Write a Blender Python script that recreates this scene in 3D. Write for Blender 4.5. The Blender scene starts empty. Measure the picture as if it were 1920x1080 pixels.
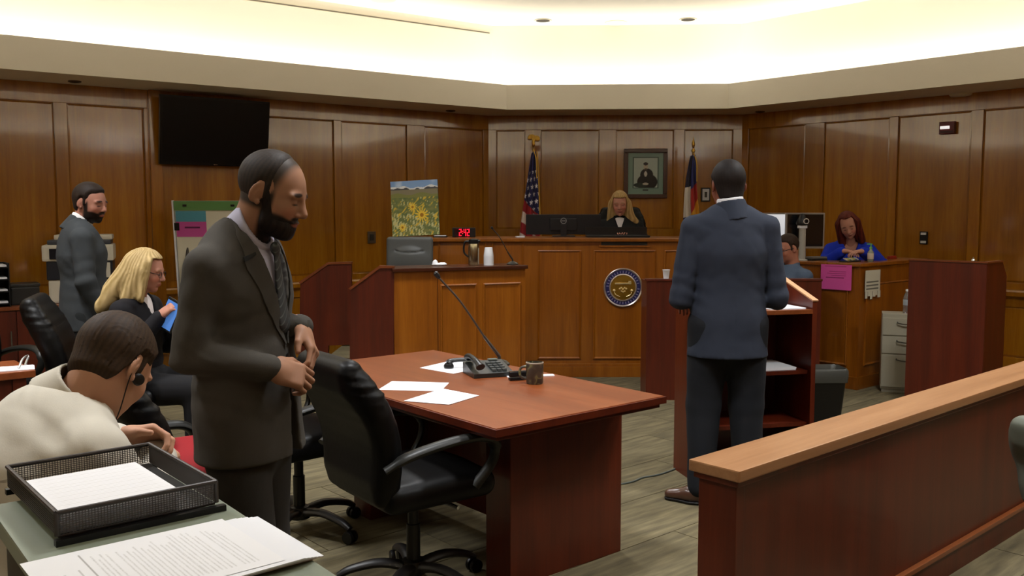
import bpy, bmesh, math, random
import numpy as np
from mathutils import Vector, Matrix
from mathutils.bvhtree import BVHTree

# ------------------------------------------------------------------ camera, world, light, exposure
SC = bpy.context.scene
COL = SC.collection
FPX, HORIZON, CAM_H = 1700.0, 400.0, 1.53
PITCH = math.atan((540 - HORIZON) / FPX)
cam_data = bpy.data.cameras.new('camera')
cam_data.sensor_width = 36.0
cam_data.lens = 36.0 * FPX / 1920.0
cam_data.clip_start = 0.05
cam = bpy.data.objects.new('camera', cam_data)
COL.objects.link(cam)
cam.location = (0, 0, CAM_H)
cam.rotation_euler = (math.pi / 2 - PITCH, 0, 0)
SC.camera = cam

world = bpy.data.worlds.new('world')
SC.world = world
world.use_nodes = True
world.node_tree.nodes['Background'].inputs[0].default_value = (0.05, 0.045, 0.04, 1)
world.node_tree.nodes['Background'].inputs[1].default_value = 0.2

SC.view_settings.view_transform = 'Standard'
SC.view_settings.look = 'None'
SC.view_settings.gamma = 1.0
SC.view_settings.use_curve_mapping = False
SC.view_settings.exposure = 0.22

# room outline (plan), measured from the photograph: bench wall, right wall, two rear walls, left wall
ROOM = [(-0.29, 11.05), (2.75, 10.93), (7.87, 5.15), (-1.77, -2.29), (-8.43, 5.24)]
SOFFIT_Z, LIP_Z, CEIL_Z = 2.70, 2.96, 3.72
COVE_W = 6.0         # watts per metre of cove lamp
ADDED_W = 43.0

def inset(poly, d):
    """offset a convex clockwise/anticlockwise polygon inwards by d"""
    c = Vector((sum(p[0] for p in poly) / len(poly), sum(p[1] for p in poly) / len(poly)))
    n = len(poly); lines = []
    for i in range(n):
        a, b = Vector(poly[i]), Vector(poly[(i + 1) % n])
        t = (b - a).normalized(); nn = Vector((-t.y, t.x))
        if (c - a).dot(nn) < 0: nn = -nn
        lines.append((a + nn * d, t))
    out = []
    for i in range(n):
        (a, t), (b, s) = lines[i - 1], lines[i]
        den = t.x * s.y - t.y * s.x
        k = ((b.x - a.x) * s.y - (b.y - a.y) * s.x) / den
        out.append(tuple(a + t * k))
    return out

COVE_LINE = inset(ROOM, 0.36)
for i in range(5):
    a, b = Vector(COVE_LINE[i]), Vector(COVE_LINE[(i + 1) % 5])
    L = (b - a).length
    ld = bpy.data.lights.new('cove_lamp', 'AREA')
    ld.shape = 'RECTANGLE'; ld.size = L - 0.1; ld.size_y = 0.10
    ld.energy = COVE_W * L
    ld.color = (1.0, 0.975, 0.93)
    lo = bpy.data.objects.new('cove_lamp', ld)
    COL.objects.link(lo)
    m = (a + b) / 2
    ang = math.atan2(b.y - a.y, b.x - a.x)
    lo.location = (m.x, m.y, 2.80)
    lo.rotation_euler = (math.pi, 0, ang)
# unseen disc lamps, added under the ceiling to brighten the room
ADDED_LAMPS = [(0.0, 3.2), (-3.0, 4.6), (2.6, 5.0), (-0.4, 6.4), (-2.6, 2.9), (2.6, 3.0)]
for (x, y) in ADDED_LAMPS:
    ld = bpy.data.lights.new('added_lamp', 'AREA')
    ld.shape = 'DISK'; ld.size = 0.5
    ld.energy = ADDED_W; ld.color = (0.97, 0.985, 1.0); ld.spread = math.radians(120)
    lo = bpy.data.objects.new('added_lamp', ld)
    COL.objects.link(lo)
    lo.location = (x, y, CEIL_Z - 0.012)

# ------------------------------------------------------------------ pixel helpers (1920 x 1080 photograph frame)
def ray(px, py):
    x, y = (px - 960) / FPX, -(py - 540) / FPX
    c, s = math.cos(PITCH), math.sin(PITCH)
    return Vector((x, c + y * s, -s + y * c))
def G(px, py, z=0.0):                     # the point of a pixel's ray on the level z
    d = ray(px, py); k = (z - CAM_H) / d.z
    return Vector((d.x * k, d.y * k, z))
def D(px, py, Y):                         # the point of a pixel's ray at distance Y
    d = ray(px, py); k = Y / d.y
    return Vector((d.x * k, Y, CAM_H + d.z * k))
def on_line(px, A, B):                    # length along plan line A->B where the pixel column meets it
    r = (px - 960) / (FPX * math.cos(PITCH)) # column slope at the horizon row
    r = (px - 960) / FPX * 1.0
    d = Vector((B[0] - A[0], B[1] - A[1])); L = d.length; d /= L
    k = math.cos(PITCH)
    r = (px - 960) / FPX / (k + (540 - HORIZON) / FPX * math.sin(PITCH))
    return (r * A[1] - A[0]) / (d.x - r * d.y)

# ------------------------------------------------------------------ materials
def lin(h):
    h = h.lstrip('#'); o = []
    for i in (0, 2, 4):
        c = int(h[i:i + 2], 16) / 255
        o.append(c / 12.92 if c <= 0.04045 else ((c + 0.055) / 1.055) ** 2.4)
    return (*o, 1.0)
class NT:
    def __init__(s, name):
        s.m = bpy.data.materials.new(name); s.m.use_nodes = True
        s.t = s.m.node_tree; s.b = s.t.nodes['Principled BSDF']
    def n(s, typ, **kw):
        o = s.t.nodes.new(typ)
        for k, v in kw.items():
            if k.startswith('i_'):
                o.inputs[k[2:].replace('_', ' ')].default_value = v
            else: setattr(o, k, v)
        return o
    def l(s, a, b): s.t.links.new(a, b)
    def ramp(s, fac, stops):
        r = s.n('ShaderNodeValToRGB'); e = r.color_ramp.elements
        while len(e) < len(stops): e.new(0.5)
        for k, (p, c) in zip(e, stops): k.position = p; k.color = c if len(c) == 4 else (*c, 1)
        s.l(fac, r.inputs[0]); return r.outputs[0]
    def bump(s, h, strength, dist=0.002):
        b = s.n('ShaderNodeBump'); b.inputs['Strength'].default_value = strength; b.inputs['Distance'].default_value = dist
        s.l(h, b.inputs['Height']); s.l(b.outputs[0], s.b.inputs['Normal'])
MATS = {}
def mat(name, col, rough=0.6, spec=0.5, metal=0.0, noise=0.0, nscale=30.0, bump=0.0, coat=0.0, emit=None, estr=0.0, trans=0.0, attr=False, sss=0.0, sheen=0.0, bscale=None, bdist=0.002):
    if name in MATS: return MATS[name]
    k = NT(name); b = k.b
    c = lin(col) if isinstance(col, str) else col
    b.inputs['Base Color'].default_value = c
    b.inputs['Roughness'].default_value = rough
    b.inputs['Specular IOR Level'].default_value = spec
    b.inputs['Metallic'].default_value = metal
    b.inputs['Coat Weight'].default_value = coat
    b.inputs['Coat Roughness'].default_value = 0.12
    b.inputs['Transmission Weight'].default_value = trans
    b.inputs['Sheen Weight'].default_value = sheen
    if sss:
        b.inputs['Subsurface Weight'].default_value = sss
        b.inputs['Subsurface Radius'].default_value = (0.012, 0.005, 0.003)
    if emit: b.inputs['Emission Color'].default_value = lin(emit); b.inputs['Emission Strength'].default_value = estr
    base = None
    tc = k.n('ShaderNodeTexCoord')
    if attr:
        a = k.n('ShaderNodeAttribute', attribute_name='Col'); base = a.outputs['Color']; k.l(base, b.inputs['Base Color'])
    if noise or bump:
        nz = k.n('ShaderNodeTexNoise'); nz.inputs['Scale'].default_value = nscale; nz.inputs['Detail'].default_value = 4
        k.l(tc.outputs['Object'], nz.inputs['Vector'])
        if noise:
            hi = k.n('ShaderNodeHueSaturation')
            mr = k.n('ShaderNodeMapRange'); mr.inputs['To Min'].default_value = 1 - noise; mr.inputs['To Max'].default_value = 1 + noise
            k.l(nz.outputs['Fac'], mr.inputs['Value']); k.l(mr.outputs[0], hi.inputs['Value'])
            if base is not None: k.l(base, hi.inputs['Color'])
            else: hi.inputs['Color'].default_value = c
            k.l(hi.outputs[0], b.inputs['Base Color'])
        if bump:
            if bscale:
                nz = k.n('ShaderNodeTexNoise'); nz.inputs['Scale'].default_value = bscale; nz.inputs['Detail'].default_value = 4
                k.l(tc.outputs['Object'], nz.inputs['Vector'])
            k.bump(nz.outputs['Fac'], bump, bdist)
    MATS[name] = k.m
    return k.m
def wood(name, dark, mid, light, rough=0.3, axis=2, scale=1.0, spec=0.5, coat=0.15):
    if name in MATS: return MATS[name]
    k = NT(name); b = k.b
    tc = k.n('ShaderNodeTexCoord'); oi = k.n('ShaderNodeObjectInfo')
    mp = k.n('ShaderNodeMapping')
    sc = [9.0 * scale] * 3; sc[axis] = 0.55 * scale
    mp.inputs['Scale'].default_value = sc
    add = k.n('ShaderNodeVectorMath', operation='ADD')
    mul = k.n('ShaderNodeVectorMath', operation='SCALE'); mul.inputs['Scale'].default_value = 37.0
    cmb = k.n('ShaderNodeCombineXYZ')
    for q in range(3): k.l(oi.outputs['Random'], cmb.inputs[q])
    k.l(cmb.outputs[0], mul.inputs[0])
    k.l(tc.outputs['Object'], add.inputs[0]); k.l(mul.outputs[0], add.inputs[1]); k.l(add.outputs[0], mp.inputs['Vector'])
    n1 = k.n('ShaderNodeTexNoise'); n1.inputs['Scale'].default_value = 1.0; n1.inputs['Detail'].default_value = 5; n1.inputs['Distortion'].default_value = 0.6
    n2 = k.n('ShaderNodeTexNoise'); n2.inputs['Scale'].default_value = 9.0; n2.inputs['Detail'].default_value = 3
    k.l(mp.outputs[0], n1.inputs['Vector']); k.l(mp.outputs[0], n2.inputs['Vector'])
    mx = k.n('ShaderNodeMix', data_type='FLOAT'); mx.inputs[0].default_value = 0.3
    k.l(n1.outputs['Fac'], mx.inputs[2]); k.l(n2.outputs['Fac'], mx.inputs[3])
    c = k.ramp(mx.outputs[0], [(0.28, lin(dark)), (0.5, lin(mid)), (0.74, lin(light))])
    hs = k.n('ShaderNodeHueSaturation')
    mr = k.n('ShaderNodeMapRange'); mr.inputs['To Min'].default_value = 0.9; mr.inputs['To Max'].default_value = 1.1
    k.l(oi.outputs['Random'], mr.inputs['Value']); k.l(mr.outputs[0], hs.inputs['Value']); k.l(c, hs.inputs['Color'])
    k.l(hs.outputs[0], b.inputs['Base Color'])
    b.inputs['Roughness'].default_value = rough; b.inputs['Specular IOR Level'].default_value = spec
    b.inputs['Coat Weight'].default_value = coat; b.inputs['Coat Roughness'].default_value = 0.07; b.inputs['Coat IOR'].default_value = 1.6
    k.bump(n2.outputs['Fac'], 0.04, 0.001)
    MATS[name] = k.m
    return k.m

M_WALL = lambda: wood('honey_wood', '#8b5509', '#a76b0e', '#bb811d', rough=0.26, coat=1.0)
M_BENCH = lambda: wood('bench_wood', '#703a06', '#874b09', '#9b5c13', rough=0.34, coat=0.3)
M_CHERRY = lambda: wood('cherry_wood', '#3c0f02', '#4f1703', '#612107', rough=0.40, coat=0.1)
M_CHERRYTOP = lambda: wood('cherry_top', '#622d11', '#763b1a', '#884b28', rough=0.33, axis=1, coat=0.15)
M_PAINT = lambda: mat('cream_paint', '#efe9da', 0.85, 0.2, noise=0.02, nscale=3)
M_BLACK = lambda: mat('black_plastic', '#0d0c0d', 0.4, 0.4)
M_LEATHER = lambda: mat('black_leather', '#080707', 0.45, 0.18, bump=0.25, nscale=55, noise=0.15)
M_PAPER = lambda: mat('white_paper', '#e0e1e6', 0.8, 0.2)
M_CHROME = lambda: mat('chrome', '#b9b9b8', 0.25, 0.5, metal=1.0)

# ------------------------------------------------------------------ mesh helpers
def new_obj(name, me, material=None, parent=None):
    if material is not None and not me.materials: me.materials.append(material)
    o = bpy.data.objects.new(name, me); COL.objects.link(o)
    if parent is not None: o.parent = parent
    return o
def tag(o, label=None, cat=None, group=None, kind=None):
    if label: o['label'] = label
    if cat: o['category'] = cat
    if group: o['group'] = group
    if kind: o['kind'] = kind
    return o
def thing(name, label, cat, loc=(0, 0, 0), rz=0.0, group=None):
    o = bpy.data.objects.new(name, None); COL.objects.link(o)
    o.empty_display_size = 0.1
    o.location = loc; o.rotation_euler = (0, 0, rz)
    return tag(o, label, cat, group)
class MB:
    """collects simple solids into one mesh"""
    def __init__(s): s.bm = bmesh.new()
    def box(s, x0, x1, y0, y1, z0, z1, M=None, bev=0.0):
        v = [s.bm.verts.new((x, y, z)) for z in (z0, z1) for y in (y0, y1) for x in (x0, x1)]
        f = [(0, 2, 3, 1), (4, 5, 7, 6), (0, 1, 5, 4), (2, 6, 7, 3), (0, 4, 6, 2), (1, 3, 7, 5)]
        fs = [s.bm.faces.new([v[i] for i in q]) for q in f]
        if bev > 0:
            ed = list({e for q in fs for e in q.edges})
            r = bmesh.ops.bevel(s.bm, geom=ed, offset=bev, segments=2, profile=0.7, affect='EDGES')
            v = list({a for q in r['faces'] for a in q.verts} | {a for a in v if a.is_valid})
        if M is not None: bmesh.ops.transform(s.bm, matrix=M, verts=v)
        return s
    def prism(s, pts, z0, z1, M=None):
        """polygon pts (x, y) extruded z0..z1"""
        a = [s.bm.verts.new((p[0], p[1], z0)) for p in pts]; b = [s.bm.verts.new((p[0], p[1], z1)) for p in pts]
        n = len(pts)
        s.bm.faces.new(a[::-1]); s.bm.faces.new(b)
        for i in range(n): s.bm.faces.new((a[i], a[(i + 1) % n], b[(i + 1) % n], b[i]))
        if M is not None: bmesh.ops.transform(s.bm, matrix=M, verts=a + b)
        return s
    def lathe(s, prof, seg=24, M=None, caps=True):
        rings = []
        for r, z in prof:
            rings.append([s.bm.verts.new((r * math.cos(2 * math.pi * i / seg), r * math.sin(2 * math.pi * i / seg), z)) for i in range(seg)])
        for a, b in zip(rings, rings[1:]):
            for i in range(seg): s.bm.faces.new((a[i], a[(i + 1) % seg], b[(i + 1) % seg], b[i]))
        if caps:
            s.bm.faces.new(rings[0][::-1]); s.bm.faces.new(rings[-1])
        if M is not None: bmesh.ops.transform(s.bm, matrix=M, verts=[v for r in rings for v in r])
        return s
    def tube(s, pts, rad, seg=10, flat=1.0, up=None, M=None):
        pts = [Vector(p) for p in pts]; n = len(pts)
        rad = rad if isinstance(rad, (list, tuple)) else [rad] * n
        rings = []; prev = None
        for i, p in enumerate(pts):
            t = (pts[min(i + 1, n - 1)] - pts[max(i - 1, 0)]).normalized()
            ref = Vector(up) if up else (prev if prev else (Vector((0, 0, 1)) if abs(t.z) < 0.9 else Vector((1, 0, 0))))
            sx = t.cross(ref)
            if sx.length < 1e-5: sx = t.cross(Vector((1, 0, 0)))
            sx.normalize(); uy = sx.cross(t).normalized(); prev = uy
            rings.append([s.bm.verts.new(p + sx * (rad[i] * math.cos(2 * math.pi * k / seg)) + uy * (rad[i] * flat * math.sin(2 * math.pi * k / seg))) for k in range(seg)])
        for a, b in zip(rings, rings[1:]):
            for i in range(seg): s.bm.faces.new((a[i], a[(i + 1) % seg], b[(i + 1) % seg], b[i]))
        s.bm.faces.new(rings[0][::-1]); s.bm.faces.new(rings[-1])
        if M is not None: bmesh.ops.transform(s.bm, matrix=M, verts=[v for r in rings for v in r])
        return s
    def mesh(s, name, smooth=False):
        bmesh.ops.recalc_face_normals(s.bm, faces=s.bm.faces)
        me = bpy.data.meshes.new(name); s.bm.to_mesh(me); s.bm.free()
        if smooth:
            me.shade_smooth()
            me.set_sharp_from_angle(angle=math.radians(40))
        return me
    def build(s, name, material, parent=None, smooth=False):
        return new_obj(name, s.mesh(name, smooth), material, parent)
def spline(pts, n=24):
    """Catmull-Rom through pts"""
    P = [Vector(p) for p in pts]; P = [P[0] * 2 - P[1]] + P + [P[-1] * 2 - P[-2]]
    out = []; m = len(P) - 3
    for i in range(n + 1):
        t = i / n * m; k = min(int(t), m - 1); t -= k
        a, b, c, d = P[k:k + 4]
        out.append(0.5 * ((2 * b) + (c - a) * t + (2 * a - 5 * b + 4 * c - d) * t * t + (3 * b - a - 3 * c + d) * t ** 3))
    return out
def T(x, y, z, rz=0, rx=0, ry=0):
    return Matrix.Translation((x, y, z)) @ Matrix.Rotation(rz, 4, 'Z') @ Matrix.Rotation(ry, 4, 'Y') @ Matrix.Rotation(rx, 4, 'X')
def copy_tree(o, parent=None):
    c = o.copy(); COL.objects.link(c); c.parent = parent
    for ch in o.children: copy_tree(ch, c)
    return c
def text_mesh(name, body, size, material, parent, M, extrude=0.0005, align='CENTER'):
    cu = bpy.data.curves.new(name, 'FONT'); cu.body = body; cu.size = size; cu.extrude = extrude
    cu.align_x = align; cu.align_y = 'CENTER'; cu.resolution_u = 2
    tmp = bpy.data.objects.new(name, cu); COL.objects.link(tmp)
    me = bpy.data.meshes.new_from_object(tmp.evaluated_get(bpy.context.evaluated_depsgraph_get()))
    bpy.data.objects.remove(tmp)
    o = new_obj(name, me, material, parent); o.matrix_local = M
    return o

# ------------------------------------------------------------------ implicit surfaces: smooth unions meshed by surface nets
f32 = np.float32
def _v(p): return np.array(p, dtype=f32)
class Cone:                                   # tapered capsule, optionally flattened along axis f by factor q (>1 flatter)
    def __init__(s, a, b, ra, rb=None, f=None, q=1.0, k=0.02, sub=False):
        s.a, s.b, s.ra, s.rb, s.q, s.k, s.sub = _v(a), _v(b), ra, ra if rb is None else rb, q, k, sub
        s.f = None if f is None else _v(f) / np.linalg.norm(f)
        r = max(s.ra, s.rb)
        s.lo = np.minimum(s.a, s.b) - r; s.hi = np.maximum(s.a, s.b) + r
    def __call__(s, P):
        a, b = s.a, s.b
        if s.f is not None:
            P = P + ((s.q - 1) * ((P - a) @ s.f))[..., None] * s.f
            b = b + (s.q - 1) * np.dot(b - a, s.f) * s.f
        ba = b - a; l2 = max(float(ba @ ba), 1e-9)
        pa = P - a
        t = np.clip((pa @ ba) / l2, 0, 1)
        d = np.sqrt(((pa - t[..., None] * ba) ** 2).sum(-1))
        return d - (s.ra + (s.rb - s.ra) * t)
class Ell:                                    # ellipsoid with radii r in the rotated frame R (columns = axes)
    def __init__(s, c, r, R=None, k=0.02, sub=False):
        s.c, s.r, s.k, s.sub = _v(c), _v(r), k, sub
        s.R = np.eye(3, dtype=f32) if R is None else np.array(R, dtype=f32)
        e = np.sqrt(((s.R * s.r) ** 2).sum(1)); s.lo = s.c - e; s.hi = s.c + e
    def __call__(s, P):
        q = (P - s.c) @ s.R
        k0 = np.sqrt(((q / s.r) ** 2).sum(-1)); k1 = np.sqrt(((q / (s.r ** 2)) ** 2).sum(-1))
        return k0 * (k0 - 1) / np.maximum(k1, 1e-6)
class RBox:
    def __init__(s, c, h, R=None, rd=0.01, k=0.02, sub=False):
        s.c, s.h, s.rd, s.k, s.sub = _v(c), _v(h), rd, k, sub
        s.R = np.eye(3, dtype=f32) if R is None else np.array(R, dtype=f32)
        e = (np.abs(s.R) * s.h).sum(1); s.lo = s.c - e; s.hi = s.c + e
    def __call__(s, P):
        q = np.abs((P - s.c) @ s.R) - (s.h - s.rd)
        return np.sqrt((np.maximum(q, 0) ** 2).sum(-1)) + np.minimum(q.max(-1), 0) - s.rd
def field(prims, h, pad=0.02, post=None, lo=None, hi=None):
    pos = [p for p in prims if not p.sub]
    if lo is None: lo = np.min([p.lo for p in pos], 0) - pad
    if hi is None: hi = np.max([p.hi for p in pos], 0) + pad
    lo = _v(lo); hi = _v(hi)
    n = np.ceil((hi - lo) / h).astype(int) + 1
    ax = [(lo[i] + h * np.arange(n[i])).astype(f32) for i in range(3)]
    V = np.full(tuple(n), 0.08, dtype=f32)
    for p in prims:
        m = p.k + 0.03
        i0 = np.clip(np.floor((p.lo - m - lo) / h).astype(int), 0, n); i1 = np.clip(np.ceil((p.hi + m - lo) / h).astype(int) + 1, 0, n)
        if np.any(i1 - i0 < 1): continue
        sl = tuple(slice(i0[k], i1[k]) for k in range(3))
        X, Y, Z = np.meshgrid(ax[0][sl[0]], ax[1][sl[1]], ax[2][sl[2]], indexing='ij')
        d = p(np.stack([X, Y, Z], -1)).astype(f32)
        v = V[sl]; k = max(p.k, 1e-5)
        if p.sub:
            hh = np.maximum(k - np.abs(v + d), 0) / k
            V[sl] = np.maximum(v, -d) + hh * hh * k * 0.25
        else:
            hh = np.maximum(k - np.abs(v - d), 0) / k
            V[sl] = np.minimum(v, d) - hh * hh * k * 0.25
    if post is not None:
        X, Y, Z = np.meshgrid(*ax, indexing='ij')
        V = post(V, np.stack([X, Y, Z], -1)).astype(f32)
    V[0], V[-1], V[:, 0], V[:, -1], V[:, :, 0], V[:, :, -1] = (0.05,) * 6
    return V, lo, h
def nets(V, lo, h):
    S = V < 0
    c = np.zeros(tuple(np.array(V.shape) - 1), dtype=np.int8)
    off = [(i, j, k) for i in (0, 1) for j in (0, 1) for k in (0, 1)]
    nx, ny, nz = c.shape
    for i, j, k in off: c += S[i:i + nx, j:j + ny, k:k + nz]
    I = np.nonzero((c > 0) & (c < 8)); n = len(I[0])
    acc = np.zeros((n, 3), dtype=np.float64); cnt = np.zeros(n)
    for a in off:
        for q in range(3):
            if a[q]: continue
            b = list(a); b[q] = 1
            va = V[I[0] + a[0], I[1] + a[1], I[2] + a[2]]; vb = V[I[0] + b[0], I[1] + b[1], I[2] + b[2]]
            x = (va < 0) != (vb < 0); t = np.where(x, va / np.where(x, va - vb, 1), 0)
            for w in range(3): acc[:, w] += np.where(x, a[w] + (t if w == q else 0), 0)
            cnt += x
    P = (np.stack(I, 1) + acc / cnt[:, None]) * h + lo
    vid = np.full(c.shape, -1, dtype=np.int64); vid[I] = np.arange(n)
    F = []
    for q in range(3):
        u, w = (q + 1) % 3, (q + 2) % 3
        s0 = [slice(1, -1)] * 3; s1 = [slice(1, -1)] * 3
        s0[q] = slice(0, -1); s1[q] = slice(1, None)
        A, B = S[tuple(s0)], S[tuple(s1)]
        E = np.nonzero(A != B); fl = A[E]
        g = [E[0].copy(), E[1].copy(), E[2].copy()]
        for r in range(3):
            if r != q: g[r] = g[r] + 1
        def cell(du, dw):
            k = [g[0], g[1], g[2]]; k[u] = k[u] - du; k[w] = k[w] - dw
            return vid[k[0], k[1], k[2]]
        Q = np.stack([cell(1, 1), cell(0, 1), cell(0, 0), cell(1, 0)], 1)
        Q[~fl] = Q[~fl][:, ::-1]
        F.append(Q)
    F = np.concatenate(F)
    F = F[(F >= 0).all(1)]
    return P, F
def np_mesh(name, P, F, col=None, smooth=True):
    me = bpy.data.meshes.new(name)
    me.vertices.add(len(P)); me.vertices.foreach_set('co', np.asarray(P, dtype=f32).ravel())
    me.loops.add(F.size); me.loops.foreach_set('vertex_index', F.astype(np.int32).ravel())
    me.polygons.add(len(F))
    me.polygons.foreach_set('loop_start', np.arange(0, F.size, F.shape[1], dtype=np.int32))
    me.polygons.foreach_set('loop_total', np.full(len(F), F.shape[1], dtype=np.int32))
    me.update(calc_edges=True); me.validate()
    if col is not None:
        a = me.color_attributes.new('Col', 'FLOAT_COLOR', 'POINT')
        a.data.foreach_set('color', np.asarray(col, dtype=f32).ravel())
    if smooth: me.shade_smooth()
    return me
def blob(name, prims, h, material, parent=None, post=None, colf=None, pad=0.02, relax=1, ret=False):
    V, lo, hh = field(prims, h, pad, post)
    P, F = nets(V, lo, hh)
    P = relaxed(P, F, relax)
    col = colf(P) if colf else None
    me = np_mesh(name, P, F, col)
    o = new_obj(name, me, material, parent)
    return (o, P, F) if ret else o
def relaxed(P, F, it):
    for _ in range(it):
        a = np.zeros_like(P); c = np.zeros(len(P))
        for i in range(4):
            j = F[:, (i + 1) % 4]; k = F[:, (i + 3) % 4]
            for w in range(3):
                a[:, w] += np.bincount(F[:, i], P[j, w] + P[k, w], len(P))
            c += np.bincount(F[:, i], minlength=len(P)) * 2
        P = P * 0.4 + 0.6 * a / np.maximum(c, 1)[:, None]
    return P
def rotz(a): c, s = math.cos(a), math.sin(a); return np.array([[c, -s, 0], [s, c, 0], [0, 0, 1]], dtype=f32)
def rotx(a): c, s = math.cos(a), math.sin(a); return np.array([[1, 0, 0], [0, c, -s], [0, s, c]], dtype=f32)
def roty(a): c, s = math.cos(a), math.sin(a); return np.array([[c, 0, s], [0, 1, 0], [-s, 0, c]], dtype=f32)
def wav(P, seed, f):
    """cheap smooth 3D noise, about -1..1"""
    r = np.random.RandomState(seed); o = 0
    for i in range(5):
        d = r.normal(size=3); d *= f * (0.6 + 0.25 * i) / np.linalg.norm(d)
        o = o + np.sin(P @ d.astype(f32) + r.rand() * 6.28 + 1.3 * np.sin(P @ (r.normal(size=3).astype(f32) * f * 0.5)))
    return o / 3.2
def sstep(x, a, b):
    t = np.clip((x - a) / (b - a), 0, 1); return t * t * (3 - 2 * t)
# ------------------------------------------------------------------ the room
def structure(o): o['kind'] = 'structure'; return o
n_trim = [0]
def ring(name, outer, inner, z0, z1, material):
    bm = bmesh.new(); n = len(outer)
    R = [[bm.verts.new((p[0], p[1], z)) for p in poly] for z in (z0, z1) for poly in (outer, inner)]
    o0, i0, o1, i1 = R
    for k in range(n):
        j = (k + 1) % n
        for q in ((o0[k], o0[j], i0[j], i0[k]), (o1[k], i1[k], i1[j], o1[j]), (o0[k], o1[k], o1[j], o0[j]), (i0[k], i0[j], i1[j], i1[k])):
            bm.faces.new(q)
    bmesh.ops.recalc_face_normals(bm, faces=bm.faces)
    me = bpy.data.meshes.new(name); bm.to_mesh(me); bm.free()
    return structure(new_obj(name, me, material))

# floor slab (seen as pale seams between the carpet tiles)
fl = MB(); fl.prism([(p[0], p[1]) for p in inset(ROOM, -0.1)], -0.12, -0.004)
floor = structure(fl.build('floor', mat('carpet_seam', '#857a5c', 0.95, 0.1)))

def carpet():
    k = NT('carpet'); b = k.b
    tc = k.n('ShaderNodeTexCoord'); oi = k.n('ShaderNodeObjectInfo')
    mp = k.n('ShaderNodeMapping'); mp.inputs['Scale'].default_value = (2.2, 16, 1)
    ad = k.n('ShaderNodeVectorMath', operation='ADD'); cb = k.n('ShaderNodeCombineXYZ')
    ml = k.n('ShaderNodeMath', operation='MULTIPLY'); ml.inputs[1].default_value = 50
    k.l(oi.outputs['Random'], ml.inputs[0]); k.l(ml.outputs[0], cb.inputs[0]); k.l(ml.outputs[0], cb.inputs[1])
    k.l(tc.outputs['Object'], ad.inputs[0]); k.l(cb.outputs[0], ad.inputs[1]); k.l(ad.outputs[0], mp.inputs['Vector'])
    n1 = k.n('ShaderNodeTexNoise'); n1.inputs['Scale'].default_value = 1.6; n1.inputs['Detail'].default_value = 6
    n2 = k.n('ShaderNodeTexNoise'); n2.inputs['Scale'].default_value = 380; n2.inputs['Detail'].default_value = 2
    k.l(mp.outputs[0], n1.inputs['Vector']); k.l(tc.outputs['Object'], n2.inputs['Vector'])
    c = k.ramp(n1.outputs['Fac'], [(0.3, lin('#524b3a')), (0.55, lin('#675e47')), (0.75, lin('#776c52'))])
    hs = k.n('ShaderNodeHueSaturation'); mr = k.n('ShaderNodeMapRange'); mr.inputs['To Min'].default_value = 0.84; mr.inputs['To Max'].default_value = 1.12
    k.l(oi.outputs['Random'], mr.inputs['Value']); k.l(mr.outputs[0], hs.inputs['Value']); k.l(c, hs.inputs['Color'])
    k.l(hs.outputs[0], b.inputs['Base Color']); b.inputs['Roughness'].default_value = 0.95; b.inputs['Specular IOR Level'].default_value = 0.15
    k.bump(n2.outputs['Fac'], 0.5, 0.003)
    return k.m
M_CARPET = carpet()
UA = math.radians(41.5)                                    # the room's grid, as the counsel table, the rail and the carpet lie
UX, UY = Vector((math.cos(UA), math.sin(UA))), Vector((-math.sin(UA), math.cos(UA)))
TW, TH = 0.92, 0.44
tm = MB(); tm.box(0.0025, TW - 0.0025, 0.0025, TH - 0.0025, -0.004, 0.0); tile_me = tm.mesh('carpet_tile'); tile_me.materials.append(M_CARPET)
def inside(p, poly):
    s = None
    for i in range(len(poly)):
        a, b = poly[i], poly[(i + 1) % len(poly)]
        c = (b[0] - a[0]) * (p[1] - a[1]) - (b[1] - a[1]) * (p[0] - a[0])
        if s is None: s = c > 0
        elif (c > 0) != s: return False
    return True
tiles = []
for j in range(-12, 40):
    for i in range(-14, 24):
        o = UX * (i * TW + (j % 2) * TW * 0.5) + UY * (j * TH) + Vector((0.12, 0.16))
        c = o + UX * TW / 2 + UY * TH / 2
        if not inside(c, inset(ROOM, 0.25)): continue
        if c.y < 3.0: vis = False
        else:
            px = 960 + c.x / c.y * FPX; py = HORIZON + CAM_H / c.y * FPX
            vis = -60 < px < 1980 and py < 1150 and c.y < 10.9
        tiles.append((not vis, (c.x ** 2 + c.y ** 2), o))
tiles.sort(key=lambda t: (t[0], t[1]))
far_tiles = MB()
for q, (iv, d, o) in enumerate(tiles):
    if q < 296 and not iv:
        t = new_obj('carpet_tile', tile_me, None, floor); t.location = (o.x, o.y, 0); t.rotation_euler = (0, 0, UA)
    else: far_tiles.box(0.0025, TW - 0.0025, 0.0025, TH - 0.0025, -0.004, 0.0, T(o.x, o.y, 0, UA))
ft = far_tiles.build('carpet_tile_field', M_CARPET, floor); ft['kind'] = 'stuff'

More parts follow.
